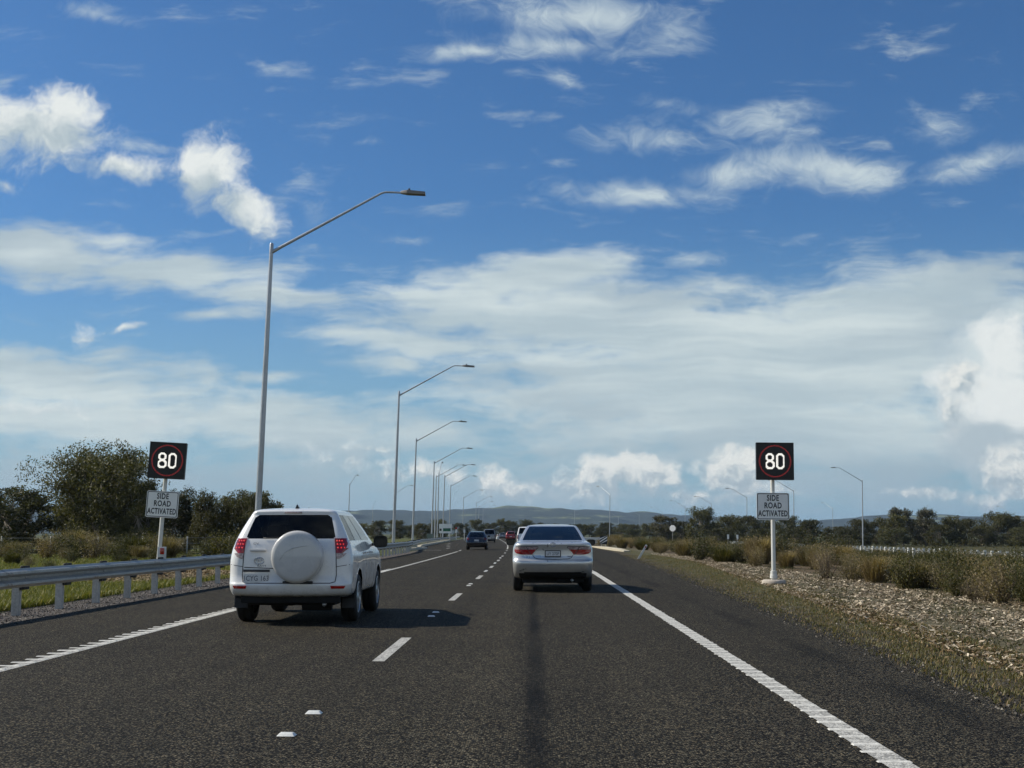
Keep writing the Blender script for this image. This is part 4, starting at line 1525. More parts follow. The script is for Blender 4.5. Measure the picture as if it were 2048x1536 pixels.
def seat_mesh(w=0.52, mat=None):
    mb = MB()
    mb.box(-w / 2, w / 2, 0.0, 0.5, 0.42, 0.58)
    mb.add([(-w / 2, 0.0, 0.55), (w / 2, 0.0, 0.55), (w / 2, 0.12, 0.55), (-w / 2, 0.12, 0.55),
            (-w / 2 + 0.04, -0.16, 1.12), (w / 2 - 0.04, -0.16, 1.12), (w / 2 - 0.04, -0.06, 1.12), (-w / 2 + 0.04, -0.06, 1.12)],
           [(0, 3, 2, 1), (4, 5, 6, 7), (0, 1, 5, 4), (1, 2, 6, 5), (2, 3, 7, 6), (3, 0, 4, 7)])
    mb.box(-0.13, 0.13, -0.19, -0.09, 1.16, 1.34)
    return bevel_mesh(mb.mesh("seat", mat or M['seat']), 0.03, 2)


def interior(root, seats, floor_z, y0, y1, hw, dash_y, dash_z):
    me = seat_mesh()
    for (x, y, z) in seats:
        link("seat", me, root, (x, y, z))
    link("floor_pan", bevel_mesh(MB().box(-hw, hw, y0, y1, floor_z - 0.05, floor_z).mesh("floor_pan", M['seat']), 0.01, 1), root)
    link("dashboard", bevel_mesh(MB().box(-hw, hw, dash_y, dash_y + 0.45, dash_z - 0.35, dash_z).mesh("dashboard", M['seat']), 0.06, 2), root)


def plate(car, root, x, z, w, h, text, frame=None, band=False):
    y = car.rear_y(x, z) - 0.02
    p = link("number_plate", rounded_plate(w, h, 0.012, -0.008, 0.012).mesh("number_plate", M['plate_white']), root, (x, y, z))
    if frame:
        fr = MB()
        t = 0.014
        fr.box(-w / 2 - t, w / 2 + t, -0.010, 0.010, h / 2 - 0.004, h / 2 + t).box(-w / 2 - t, w / 2 + t, -0.010, 0.010, -h / 2 - t, -h / 2 + 0.004)
        fr.box(-w / 2 - t, -w / 2 + 0.004, -0.0102, 0.0098, -h / 2, h / 2).box(w / 2 - 0.004, w / 2 + t, -0.0102, 0.0098, -h / 2, h / 2)
        fr.build("plate_frame", M['trim'], p)
    if text:
        link("lettering", text_mesh(text, h * 0.78, M['plate_ink'], 0.001, 0.80, 0.001, 1.05), p, (0, -0.0095, -0.004))
    return p


def emblem(car, root, x, z, s):
    """oval badge made of three ellipses"""
    mb = MB()
    def ell(cx, cz, a, b, r):
        pts = [(cx + a * math.cos(t), 0, cz + b * math.sin(t)) for t in np.linspace(0, 2 * math.pi, 25)]
        mb.tube(pts, r, 6, False)
    ell(0, 0, 0.075 * s, 0.05 * s, 0.007 * s)
    ell(0, 0.014 * s, 0.045 * s, 0.018 * s, 0.005 * s)
    ell(0, -0.004 * s, 0.018 * s, 0.045 * s, 0.005 * s)
    return mb.build("emblem", M['chrome'], root, smooth=True, loc=(x, car.rear_y(x, z) - 0.006, z))


def mirror(root, x, y, z, sgn, mat, w=0.22, h=0.19):
    mb = MB()
    prof = [(0.0, 0.30), (0.07, 0.72), (0.13, 0.95), (0.17, 1.0)]
    vs, n = [], 20
    for (d, k) in prof:
        for i in range(n):
            a = 2 * math.pi * i / n
            c, s_ = math.cos(a), math.sin(a)
            ex = abs(c) ** 0.55 * (1 if c > 0 else -1)
            ez = abs(s_) ** 0.55 * (1 if s_ > 0 else -1)
            vs.append((ex * w / 2 * k, -d + 0.17, ez * h / 2 * k))
    fs = [(j * n + i, j * n + (i + 1) % n, (j + 1) * n + (i + 1) % n, (j + 1) * n + i) for j in range(len(prof) - 1) for i in range(n)]
    fs.append(tuple(range(n))[::-1])
    mb.add(vs, fs)
    o = mb.build("wing_mirror", mat, root, smooth=True, loc=(sgn * x, y, z))
    gl = MB()
    gl.v = [(v[0] * 0.93, 0.006, v[2] * 0.93) for v in vs[-n:]]
    gl.f = [tuple(range(n))]
    gl.build("mirror_glass", M['glass_dark'], o)
    bk = MB()
    bk.v = [(v[0] * 0.96, 0.012, v[2] * 0.96) for v in vs[-n:]]
    bk.f = [tuple(range(n))]
    bk.build("mirror_back", M['trim'], o)
    MB().tube([(-sgn * (w / 2 + 0.05), 0.10, -h * 0.25), (-sgn * 0.02, 0.10, -h * 0.2)], 0.025, 8).build("mirror_arm", M['trim'], o, smooth=True)
    return o


def arch_liners(root, track, ys, r, R_):
    for y in ys:
        for s in (1, -1):
            mb = MB()
            n = 18
            for i in range(n + 1):
                a = math.pi * i / n
                for x in (track + 0.14, track - 0.28):
                    mb.v.append((s * x, y + math.cos(a) * R_, r + math.sin(a) * R_))
            for i in range(n):
                mb.f.append((2 * i, 2 * i + 1, 2 * i + 3, 2 * i + 2))
            mb.v += [(s * (track - 0.28), y + math.cos(math.pi * i / n) * R_, r + math.sin(math.pi * i / n) * R_) for i in range(n + 1)]
            mb.f.append(tuple(range(2 * n + 2, 3 * n + 3)))
            mb.build("arch_liner", M['under'], root)


# ---------------------------------------------------------------- white four-wheel drive
def build_white_suv():
    root = empty("four_wheel_drive", (-3.53, 18.45, 0), (0, 0, R(0.6)))
    tag(root, "white four-wheel drive with round spare wheel cover on its tailgate in the left lane", "car")
    keys = [  # z, yr, bow, w, rr, yf, rf
        (0.395, 0.20, .10, 0.78, .26, 4.20, .30),
        (0.43, 0.07, .10, 0.855, .24, 4.30, .32),
        (0.50, 0.015, .09, 0.885, .22, 4.36, .32),
        (0.58, 0.0, .08, 0.895, .21, 4.39, .32),
        (0.625, 0.03, .08, 0.90, .20, 4.40, .32),
        (0.72, 0.055, .08, 0.903, .20, 4.40, .32),
        (0.88, 0.06, .08, 0.903, .20, 4.37, .34),
        (0.98, 0.065, .08, 0.897, .21, 4.25, .36),
        (1.08, 0.075, .08, 0.880, .22, 3.85, .30),
        (1.16, 0.09, .08, 0.855, .22, 3.42, .22),
        (1.245, 0.12, .08, 0.818, .165, 3.20, .20),
        (1.36, 0.185, .07, 0.766, .14, 2.98, .20),
        (1.48, 0.26, .07, 0.706, .115, 2.74, .20),
        (1.595, 0.34, .06, 0.645, .095, 2.48, .20),
        (1.635, 0.335, .06, 0.618, .11, 2.36, .20),
        (1.66, 0.35, .07, 0.585, .12, 2.25, .20),
        (1.682, 0.46, .07, 0.50, .12, 2.08, .20),
        (1.700, 0.75, .04, 0.30, .10, 1.85, .10),
        (1.706, 1.05, .0, 0.001, .0, 1.60, .0)]
    car = Car(keys, (1.02, 3.58), 0.362, per=6, nR=30, nS=72, flare=0.035)

    def cls(k, kind, f):
        if 10 <= k < 13 and kind == 'rear':
            # rounded corners
            up, dn = max(0.0, k - 12.45) / 0.55, max(0.0, 10.35 - k) / 0.35
            lim = 1.0 - 0.12 * (1 - math.sqrt(max(0, 1 - up * up))) - 0.07 * (1 - math.sqrt(max(0, 1 - dn * dn)))
            return 'rear_window' if f < lim else 'body'
        if 9.6 <= k < 13 and kind == 'side':
            if 0.03 < f < 0.23:
                return 'quarter_window'
            if 0.27 < f < 0.545:
                return 'side_window#a'
            if 0.575 < f < 0.90:
                return 'side_window#b'
            if f <= 0.03 or f >= 0.90:
                return 'body'
            return 'window_pillar'
        if 9.6 <= k < 13 and kind == 'front':
            return 'windscreen'
        return 'body'
    car.shell(root, cls, {'body': M['white_paint'], 'rear_window': M['glass_dark'], 'quarter_window': M['glass_dark'], 'side_window': M['glass'],
                          'windscreen': M['glass'], 'window_pillar': M['trim']}, arch=0.435)
    arch_liners(root, 0.74, (1.02, 3.58), 0.362, 0.43)
    add_wheels(root, 0.785, (1.02, 3.58), 0.362, 0.225, 0.235)
    # tailgate shut lines
    car.rear_line("tailgate_gap", [(-0.655, 1.235), (-0.675, 1.0), (-0.685, 0.72), (-0.67, 0.625), (-0.60, 0.605), (0.60, 0.605), (0.67, 0.625), (0.685, 0.72), (0.675, 1.0), (0.655, 1.235)], 0.012, M['seam'], root)
    car.rear_line("bumper_gap", [(-0.87, 0.87), (-0.685, 0.84)], 0.008, M['seam'], root)
    car.rear_line("bumper_gap", [(0.87, 0.87), (0.685, 0.84)], 0.008, M['seam'], root)
    car.rear_line("tailgate_crease_shade", [(-0.66, 0.83), (-0.20, 0.815)], 0.012, M['seam'], root, 0.002)  # dark strip paints the shade of a crease onto the panel
    # spare wheel in its cover
    sp = MB().lathe([(0.30, 0.02), (0.36, 0.0), (0.375, -0.03), (0.378, -0.12), (0.368, -0.165), (0.345, -0.188), (0.30, -0.198), (0.15, -0.206), (0.0, -0.208)], 56, 'Y')
    cover = sp.build("spare_wheel_cover", M['white_paint'], root, smooth=True, sharp=60, loc=(0.135, 0.05, 0.985))
    # pressed swoosh on the cover
    sw = MB().tube([(-0.24, -0.2015, -0.05), (-0.16, -0.205, 0.06), (-0.05, -0.208, 0.125), (0.08, -0.207, 0.15), (0.17, -0.204, 0.158)], [0.002, 0.005, 0.006, 0.005, 0.002], 6)
    sw.build("pressed_line", M['white_paint'], cover, smooth=True)
    MB().lathe([(0.31, 0.03), (0.33, -0.02), (0.36, -0.035), (0.36, -0.06)], 40, 'Y').build("cover_seal", M['trim'], cover, smooth=True)
    link("wheel_mount", bevel_mesh(MB().box(-0.22, 0.22, -0.045, 0.05, -0.395, -0.35).mesh("wheel_mount", M['trim']), 0.015, 2), cover)
    # tail lamps
    for s in (1, -1):
        lamp = car.rear_patch("tail_lamp", [(1.035, .675, .765), (1.10, .665, .835), (1.17, .655, .855), (1.22, .645, .835), (1.252, .64, .80)], M['tail_red'], root, 0.014, 6, s)
        car.rear_patch("clear_lens", [(0.955, .69, .72), (0.985, .68, .78), (1.034, .675, .822)], M['tail_clear'], lamp, 0.013, 6, s)
        for (dx, dz) in ((.68, 1.215), (.715, 1.215), (.75, 1.215), (.69, 1.165), (.73, 1.165), (.77, 1.165), (.70, 1.115), (.745, 1.115), (.79, 1.115)):
            MB().lathe([(0.0, -0.012), (0.008, -0.010), (0.012, 0.0)], 8, 'Y').build("led", M['tail_led'], lamp, smooth=True, loc=(s * dx, car.rear_y(dx, dz) - 0.014, dz))
        car.rear_patch("bumper_reflector", [(0.525, .62, .80), (0.565, .61, .82)], M['red_refl'], root, 0.01, 5, s)
        fl = MB().box(-0.10, 0.10, -0.006, 0.006, -0.20, 0.0)
        fl.build("mud_flap", M['trim'], root, loc=(s * 0.80, 0.62, 0.42), rot=(R(-6), 0, 0))
    # badges, handle, plate
    plate(car, root, -0.475, 0.675, 0.36, 0.135, "1CYG 163")
    car.rear_patch("plate_recess_shade", [(0.765, -0.67, -0.28), (0.80, -0.67, -0.28)], M['seam'], root, 0.016, 3)  # recess shade painted as a dark strip, no hollow in the body
    emblem(car, root, -0.44, 0.925, 0.95)
    link("lettering", text_mesh("CV", 0.045, M['plate_ink'], 0.001, 1.3), root, (-0.50, car.rear_y(0.5, 1.17) - 0.004, 1.17))
    link("lettering", text_mesh("RAV4", 0.042, M['plate_ink'], 0.001, 1.3), root, (-0.40, car.rear_y(0.40, 0.84) - 0.004, 0.853))
    link("door_handle", bevel_mesh(MB().box(-0.12, 0.12, -0.03, 0.01, -0.018, 0.018).mesh("door_handle", M['white_paint']), 0.012, 2), root, (-0.46, car.rear_y(0.46, 1.06) - 0.008, 1.075))
    # spoiler brake light, antenna fin, wiper
    link("brake_light", bevel_mesh(MB().box(-0.13, 0.13, -0.012, 0.02, -0.012, 0.012).mesh("brake_light", M['tail_clear']), 0.005, 1), root, (0, car.rear_y(0, 1.635) - 0.003, 1.628))
    fin = MB()
    fin.v = [(-0.025, 0, 0), (0.025, 0, 0), (0.025, 0.14, 0), (-0.025, 0.14, 0), (-0.006, 0.02, 0.06), (0.006, 0.02, 0.06)]
    fin.f = [(0, 1, 5, 4), (1, 2, 5), (2, 3, 4, 5), (3, 0, 4)]
    fin.build("antenna", M['trim'], root, loc=(0, 0.62, 1.694))
    # rear wiper resting along the foot of the glass
    wp = MB()
    wpts = [(0.10 - 0.055 * i, 1.262 + 0.006 * math.sin(i * 0.5)) for i in range(10)]
    wp.tube([(x, car.rear_y(x, z) - 0.018, z) for x, z in wpts], 0.007, 6)
    wp.build("rear_wiper", M['trim'], root, smooth=True)
    # side details
    for s in (1, -1):
        car.side_line("door_gap", [(1.62, 1.18), (1.55, 0.95), (1.50, 0.72), (1.60, 0.48)], 0.009, M['seam'], root, s)
        car.side_line("door_gap", [(2.36, 1.18), (2.40, 0.9), (2.40, 0.48)], 0.009, M['seam'], root, s)
        car.side_line("door_gap", [(3.12, 1.10), (3.20, 0.95), (3.14, 0.48)], 0.009, M['seam'], root, s)
        for (y, z) in ((1.82, 1.02), (2.55, 1.02)):
            link("door_handle", bevel_mesh(MB().box(-0.015, 0.03, -0.1, 0.1, -0.016, 0.016).mesh("door_handle", M['white_paint']), 0.01, 2), root, (s * (car.side_x(y, z) + 0.005), y, z), (0, 0, 0 if s > 0 else math.pi))
        mirror(root, 1.015, 2.92, 1.185, s, M['white_paint'], 0.24, 0.20)
    # underside
    link("underbody", bevel_mesh(MB().box(-0.66, 0.66, 0.35, 4.1, 0.27, 0.52).mesh("underbody", M['under']), 0.05, 2), root)
    link("rear_valance", bevel_mesh(MB().box(-0.72, 0.72, 0.16, 0.40, 0.31, 0.44).mesh("rear_valance", M['under']), 0.03, 2), root)
    link("fuel_tank", bevel_mesh(MB().box(-0.50, -0.12, 1.25, 2.1, 0.215, 0.29).mesh("fuel_tank", M['under']), 0.03, 2), root)
    link("silencer", MB().tube([(0.15, 0.42, 0.29), (0.58, 0.42, 0.29)], 0.10, 12).mesh("silencer", M['under'], True, 50), root)
    MB().tube([(0.48, 0.5, 0.30), (0.50, 0.20, 0.29)], 0.03, 10).build("exhaust_pipe", M['alloy'], root, smooth=True)
    interior(root, [(-0.38, 2.15, 0.12), (0.38, 2.15, 0.12), (-0.40, 1.30, 0.10), (0.40, 1.30, 0.10), (0.0, 1.31, 0.06)], 0.56, 0.45, 3.2, 0.72, 2.75, 1.12)
    return root


# ---------------------------------------------------------------- silver sedan
def build_sedan():
    root = empty("sedan", (0.47, 28.75, 0), (0, 0, R(0.0)))
    tag(root, "silver sedan driving ahead in the right lane, seen from behind", "car")
    keys = [
        (0.30, 0.34, .16, 0.78, .20, 4.62, .36),
        (0.335, 0.20, .16, 0.86, .22, 4.72, .40),
        (0.43, 0.09, .15, 0.89, .24, 4.80, .42),
        (0.53, 0.035, .14, 0.902, .25, 4.84, .42),
        (0.64, 0.0, .13, 0.910, .25, 4.85, .42),
        (0.705, 0.01, .13, 0.913, .25, 4.84, .42),
        (0.745, 0.05, .13, 0.914, .25, 4.82, .42),
        (0.83, 0.075, .13, 0.914, .25, 4.74, .44),
        (0.94, 0.075, .13, 0.908, .25, 4.50, .44),
        (1.03, 0.06, .13, 0.888, .25, 4.10, .30),
        (1.075, 0.05, .13, 0.868, .25, 3.85, .25),
        (1.105, 0.10, .12, 0.845, .24, 3.62, .22),
        (1.125, 0.24, .10, 0.815, .20, 3.50, .20),
        (1.145, 0.46, .08, 0.790, .15, 3.42, .20),
        (1.165, 0.62, .06, 0.765, .075, 3.33, .20),
        (1.28, 0.92, .06, 0.712, .07, 3.10, .20),
        (1.40, 1.24, .06, 0.648, .065, 2.84, .20),
        (1.475, 1.46, .06, 0.600, .065, 2.64, .20),
        (1.505, 1.60, .06, 0.560, .08, 2.52, .20),
        (1.528, 1.85, .05, 0.44, .08, 2.40, .15),
        (1.540, 2.05, .02, 0.24, .06, 2.30, .08),
        (1.543, 2.15, .0, 0.001, .0, 2.22, .0)]
    car = Car(keys, (1.13, 3.90), 0.335, per=4, nR=18, nS=80, flare=0.012)

    def cls(k, kind, f):
        if 14 <= k < 17.2:
            if kind == 'rear':
                return 'rear_window'
            if kind == 'front':
                return 'windscreen'
            if kind == 'side' and 0.04 < f < 0.96:
                if f < 0.16:
                    return 'quarter_window'
                if 0.19 < f < 0.52:
                    return 'side_window#a'
                if 0.56 < f < 0.93:
                    return 'side_window#b'
                return 'window_pillar'
        if kind != 'side' and kind != 'front' and kind != 'fcorner' and k < 2.0:
            if kind == 'rear' or f < 0.34:
                return 'rear_valance'
        if kind == 'rear' and k < 2.3:
            return 'rear_valance'
        return 'body'
    car.shell(root, cls, {'body': M['silver_paint'], 'rear_window': M['glass_mid'], 'quarter_window': M['glass'], 'side_window': M['glass'], 'windscreen': M['glass'],
                          'window_pillar': M['trim'], 'rear_valance': M['under']}, arch=0.385)
    arch_liners(root, 0.74, (1.13, 3.90), 0.335, 0.38)
    add_wheels(root, 0.80, (1.13, 3.90), 0.335, 0.215, 0.215)
    for s in (1, -1):
        lamp = car.rear_patch("tail_lamp", [(0.845, .47, .70), (0.87, .45, .82), (0.90, .425, .862), (0.96, .38, .875)], M['tail_red'], root, 0.014, 10, s)
        car.rear_patch("clear_lens", [(0.961, .379, .876), (0.99, .357, .87), (1.02, .335, .845)], M['tail_clear'], lamp, 0.0135, 10, s)
        car.rear_line("lamp_divider", [(s * .60, 1.022), (s * .50, 0.845)], 0.014, M['trim'], lamp, 0.018)
        car.rear_line("lamp_rim", [(s * .845, 1.026), (s * .33, 1.028)], 0.012, M['trim'], lamp, 0.016)
        car.rear_line("chrome_edge", [(s * .325, 1.015), (s * .385, 0.945), (s * .455, 0.85)], 0.014, M['chrome'], lamp, 0.016)
        car.rear_line("bumper_crease", [(s * .88, 0.725), (s * .78, 0.715), (s * .55, 0.71)], 0.01, M['silver_paint'], root, 0.010)
        mirror(root, 1.005, 3.20, 1.10, s, M['silver_paint'], 0.22, 0.15)
        car.side_line("door_gap", [(1.55, 1.12), (1.50, 0.9), (1.62, 0.5)], 0.008, M['seam'], root, s)
        car.side_line("door_gap", [(2.50, 1.12), (2.55, 0.8), (2.55, 0.4)], 0.008, M['seam'], root, s)
    # boot lid shut line and number plate recess
    car.rear_line("boot_gap", [(-.46, .845), (-.415, .775), (-.34, .752), (0, .745), (.34, .752), (.415, .775), (.46, .845)], 0.014, M['seam'], root)
    plate(car, root, 0.0, 0.868, 0.335, 0.12, "UY 270P", frame=True)
    emblem(car, root, 0.0, 1.068, 0.9)
    car.rear_patch("badge", [(0.800, .33, .42), (0.818, .33, .42)], M['plate_ink'], root, 0.006, 3)
    car.rear_patch("badge", [(0.812, .27, .44), (0.826, .27, .44)], M['chrome'], root, 0.004, 3, -1)
    # high brake light behind the glass, parcel shelf
    link("parcel_shelf", bevel_mesh(MB().box(-0.66, 0.66, 0.72, 1.22, 1.10, 1.125).mesh("parcel_shelf", M['seat']), 0.01, 1), root)
    link("underbody", bevel_mesh(MB().box(-0.70, 0.70, 0.42, 4.5, 0.20, 0.50).mesh("underbody", M['under']), 0.05, 2), root)
    link("silencer", bevel_mesh(MB().box(0.08, 0.46, 0.36, 0.62, 0.195, 0.30).mesh("silencer", M['under']), 0.05, 3), root)
    ds = MB()
    for k in range(9):
        x = -0.56 + k * 0.13
        ds.box(x - 0.02, x + 0.02, 0.38, 0.42, 0.205 + 0.02 * (k % 3), 0.31)
    ds.build("underbody_brackets", M['under'], root)
    MB().tube([(0.42, 0.55, 0.27), (0.44, 0.22, 0.265)], 0.03, 10).build("exhaust_pipe", M['alloy'], root, smooth=True)
    interior(root, [(-0.38, 2.55, 0.0), (0.38, 2.55, 0.0), (-0.38, 1.62, 0.0), (0.38, 1.62, 0.0)], 0.42, 0.9, 3.4, 0.72, 3.0, 1.0)
    return root


# ---------------------------------------------------------------- traffic farther off
def far_car(name, loc, label, keys, win, paint, lamp, wheel_ys, wr, rz=0.0, seat_rows=2, category="car", plate_z=0.8, plate_text=None, glass='glass_dark'):
    root = empty(name, loc, (0, 0, R(rz)))
    tag(root, label, category)
    car = Car(keys, wheel_ys, wr, per=3, nR=8, nC=4, nS=36, nF=6)
    kb, kt = win

    def cls(k, kind, f):
        if kb <= k < kt:
            if kind == 'rear':
                return 'rear_window'
            if kind == 'front':
                return 'windscreen'
            if kind == 'side':
                if 0.05 < f < 0.46:
                    return 'side_window#a'
                if 0.52 < f < 0.92:
                    return 'side_window#b'
        return 'body'
    car.shell(root, cls, {'body': paint, 'rear_window': M[glass], 'windscreen': M['glass'], 'side_window': M['glass_dark']}, arch=wr + 0.05)
    hw = max(k[3] for k in keys)
    arch_liners(root, hw - 0.17, wheel_ys, wr, wr + 0.045)
    add_wheels(root, hw - 0.12, wheel_ys, wr, 0.2, wr * 0.62)
    for s in (1, -1):
        z0, z1, xa, xb = lamp
        car.rear_patch("tail_lamp", [(z0, xa, xb), ((z0 + z1) / 2, xa, xb + 0.01), (z1, xa, xb)], M['tail_off'], root, 0.014, 4, s)
        zm = np.interp(kb, range(len(keys)), [k[0] for k in keys])
        mirror(root, hw + 0.09, keys[int(kb)][5] - 0.25, zm + 0.03, s, paint, 0.2, 0.16)
    plate(car, root, 0, plate_z, 0.37, 0.13, None)
    link("underbody", bevel_mesh(MB().box(-hw + 0.2, hw - 0.2, 0.4, keys[0][5] - 0.2, 0.2, 0.5).mesh("underbody", M['under']), 0.04, 1), root)
    me = seat_mesh()
    yf = keys[int(kb)][5]
    for sx in (-0.36, 0.36):
        link("seat", me, root, (sx, yf - 1.15, keys[0][0] - 0.25))
    return root


build_white_suv()
build_sedan()

hatch = [(0.28, .20, .12, .76, .22, 4.05, .35), (0.36, .08, .12, .83, .24, 4.15, .40), (0.55, 0.0, .10, .865, .24, 4.22, .40), (0.70, .03, .10, .872, .24, 4.22, .40),
         (0.88, .08, .10, .868, .24, 4.05, .38), (0.98, .12, .10, .845, .24, 3.60, .28), (1.05, .20, .10, .80, .20, 3.35, .22), (1.22, .50, .08, .715, .13, 3.02, .20),
         (1.38, .85, .07, .63, .10, 2.70, .20), (1.44, 1.0, .06, .585, .10, 2.50, .20), (1.475, 1.35, .05, .44, .10, 2.30, .15), (1.49, 1.75, .0, .001, 0, 2.0, 0)]
far_car("hatchback", (-4.50, 103.4, 0), "dark navy hatchback ahead in the left lane", hatch, (6, 9), M['navy_paint'], (0.80, 0.97, .62, .80), (0.85, 3.40), 0.31, rz=1.2, plate_z=0.76)

van = [(0.30, .12, .06, .80, .12, 4.4, .25), (0.40, .03, .06, .87, .12, 4.5, .28), (0.60, 0.0, .05, .90, .12, 4.55, .28), (0.95, .03, .05, .905, .12, 4.45, .28),
       (1.10, .05, .05, .90, .12, 4.1, .25), (1.20, .07, .05, .88, .12, 3.8, .20), (1.30, .09, .05, .86, .12, 3.6, .2), (1.75, .22, .04, .76, .10, 3.1, .2),
       (1.86, .26, .04, .72, .10, 2.9, .2), (1.93, .45, .04, .58, .10, 2.7, .15), (1.96, .9, .0, .001, 0, 2.3, 0)]
far_car("van", (-6.25, 186.5, 0), "pale boxy van partly hidden behind the dark hatchback", van, (5, 8), M['champagne_paint'], (0.75, 1.15, .76, .86), (0.9, 3.6), 0.35, rz=1.6, category="van", plate_z=0.65)
# tall white vehicle ahead of the sedan
far_car("four_wheel_drive", (-0.52, 120, 0), "tall white vehicle mostly hidden by the silver sedan, only its left edge showing", van, (6, 8), M['white_paint'], (0.80, 1.2, .76, .88), (0.9, 3.6), 0.36, rz=0.9, plate_z=0.7)
suv = [(0.32, .15, .08, .80, .18, 4.3, .3), (0.42, .04, .08, .88, .20, 4.4, .32), (0.60, 0.0, .08, .90, .20, 4.45, .32), (0.95, .05, .08, .90, .20, 4.2, .3),
       (1.08, .08, .08, .875, .20, 3.8, .25), (1.15, .12, .08, .845, .18, 3.4, .2), (1.22, .15, .08, .825, .17, 3.2, .2), (1.55, .36, .06, .68, .12, 2.6, .2),
       (1.63, .42, .06, .62, .12, 2.4, .2), (1.68, .7, .05, .46, .1, 2.1, .15), (1.70, 1.0, 0, .001, 0, 1.8, 0)]
far_car("four_wheel_drive", (-3.95, 236, 0), "dark red four-wheel drive ahead in the right lane, left of the silver sedan", suv, (6, 8), M['red_paint'], (0.85, 1.15, .66, .82), (0.95, 3.5), 0.36, rz=1.9, plate_z=0.75)
far_car("hatchback", (-7.35, 316, 0), "tiny grey car far ahead beside the dark red one", hatch, (6, 9), M['grey_paint'], (0.80, 0.97, .62, .80), (0.85, 3.40), 0.31, rz=1.9, plate_z=0.76)

# ================================================================ vegetation
def rand_unit(rs, n):
    v = rs.randn(n, 3)
    return v / np.linalg.norm(v, axis=1, keepdims=True)


def leaf_quads(rs, c, length, width, droop=0.0):
    """diamond-shaped leaf faces around centres c"""
    n = len(c)
    d = rand_unit(rs, n)
    d[:, 2] -= droop
    d /= np.linalg.norm(d, axis=1, keepdims=True)
    e = np.cross(d, rand_unit(rs, n))
    e /= np.linalg.norm(e, axis=1, keepdims=True) + 1e-9
    l = (length * rs.uniform(0.6, 1.35, n))[:, None]
    w = (width * rs.uniform(0.6, 1.35, n))[:, None]
    v = np.stack([c - d * l / 2, c + e * w / 2, c + d * l / 2, c - e * w / 2], 1).reshape(-1, 3)
    f = np.arange(4 * n).reshape(n, 4)
    return v, f


def tree_meshes(seed, H, W, leaves, leaf, mat, lobes=16, base=0.22, stems=2, spread=1.0, flat=0.75):
    """trunk mesh and crown mesh for one kind of tree, growing from the origin"""
    rs = np.random.RandomState(seed)
    tb = MB()
    tips = []
    for s in range(stems):
        a = 2 * math.pi * (s / stems) + rs.uniform(0, 1.5)
        off = (0.16 * H * (0.4 + 0.6 * rs.rand()) if stems > 1 else 0.03 * H)
        top = np.array([math.cos(a) * off, math.sin(a) * off, H * rs.uniform(0.5, 0.66)])
        mid = top * 0.5 + np.array([rs.uniform(-.05, .05) * H, rs.uniform(-.05, .05) * H, 0])
        r0 = H * 0.024 / math.sqrt(stems) * 1.3
        tb.tube([(0.03 * math.cos(a), 0.03 * math.sin(a), -0.15), tuple(mid), tuple(top)], [r0, r0 * 0.75, r0 * 0.5], 7)
        for b in range(max(3, lobes // stems)):
            t = rs.uniform(0.35, 1.0)
            st = (mid * (1 - t) + top * t) if t > 0.5 else mid * (0.4 + t)
            an = rs.uniform(0, 2 * math.pi)
            rad = W * 0.5 * spread * rs.uniform(0.35, 0.86)
            zc = H * rs.uniform(max(base, 0.10), 0.92)
            rad *= math.sqrt(max(0.12, 1 - ((zc / H - 0.50) / 0.52) ** 2))
            en = np.array([math.cos(an) * rad + st[0] * .4, math.sin(an) * rad + st[1] * .4, zc])
            kk = st * 0.5 + en * 0.5 + np.array([0, 0, -0.05 * H])
            tb.tube([tuple(st), tuple(kk), tuple(en)], [r0 * 0.34, r0 * 0.22, r0 * 0.08], 5)
            tips.append(en)
    tips = np.array(tips)
    # leaf clumps round every branch tip, in sub-clumps so sky shows between them
    C = []
    per = leaves // len(tips)
    for tpt in tips:
        R0 = W * rs.uniform(0.15, 0.25)
        nsub = 7
        sub = rand_unit(rs, nsub) * R0 * rs.uniform(0.3, 1.0, (nsub, 1)) * np.array([1, 1, flat])
        for sb in sub:
            k = max(4, per // nsub)
            pts = rand_unit(rs, k) * (R0 * 0.52 * rs.rand(k, 1) ** 0.45) * np.array([1, 1, flat])
            C.append(tpt + sb + pts)
    C = np.concatenate(C)
    C = C[C[:, 2] > H * base * 0.6]
    v, f = leaf_quads(rs, C, leaf, leaf * 0.42, 0.35)
    return tb.mesh("trunk", M['bark'], True), np_mesh("crown", v, f, mat)


def shrub_meshes(seed, H, W, n, leaf, mat, narrow=0.45):
    """many thin stems fanning from the base with small leaves along them"""
    rs = np.random.RandomState(seed)
    tb = MB()
    C = []
    ns = 16
    for i in range(ns):
        a = rs.uniform(0, 2 * math.pi)
        r = W * 0.5 * math.sqrt(rs.rand())
        h = H * rs.uniform(0.6, 1.0) * (1 - 0.35 * (2 * r / W) ** 2)
        p0 = np.array([0.06 * math.cos(a), 0.06 * math.sin(a), -0.05])
        p2 = np.array([r * math.cos(a), r * math.sin(a), h])
        p1 = p0 * 0.45 + p2 * 0.55 + np.array([rs.uniform(-.06, .06), rs.uniform(-.06, .06), 0.05])
        tb.tube([tuple(p0), tuple(p1), tuple(p2)], [0.012, 0.008, 0.003], 4)
        k = n // ns
        t = rs.rand(k, 1) ** 0.75
        pos = (1 - t) ** 2 * p0 + 2 * t * (1 - t) * p1 + t ** 2 * p2
        pos = pos + rs.randn(k, 3) * (W * 0.10) * (0.35 + t)
        C.append(pos)
    C = np.concatenate(C)
    C = C[C[:, 2] > 0.03]
    v, f = leaf_quads(rs, C, leaf, leaf * narrow, -0.5)
    return tb.mesh("stems", M['twig'], True), np_mesh("foliage", v, f, mat)


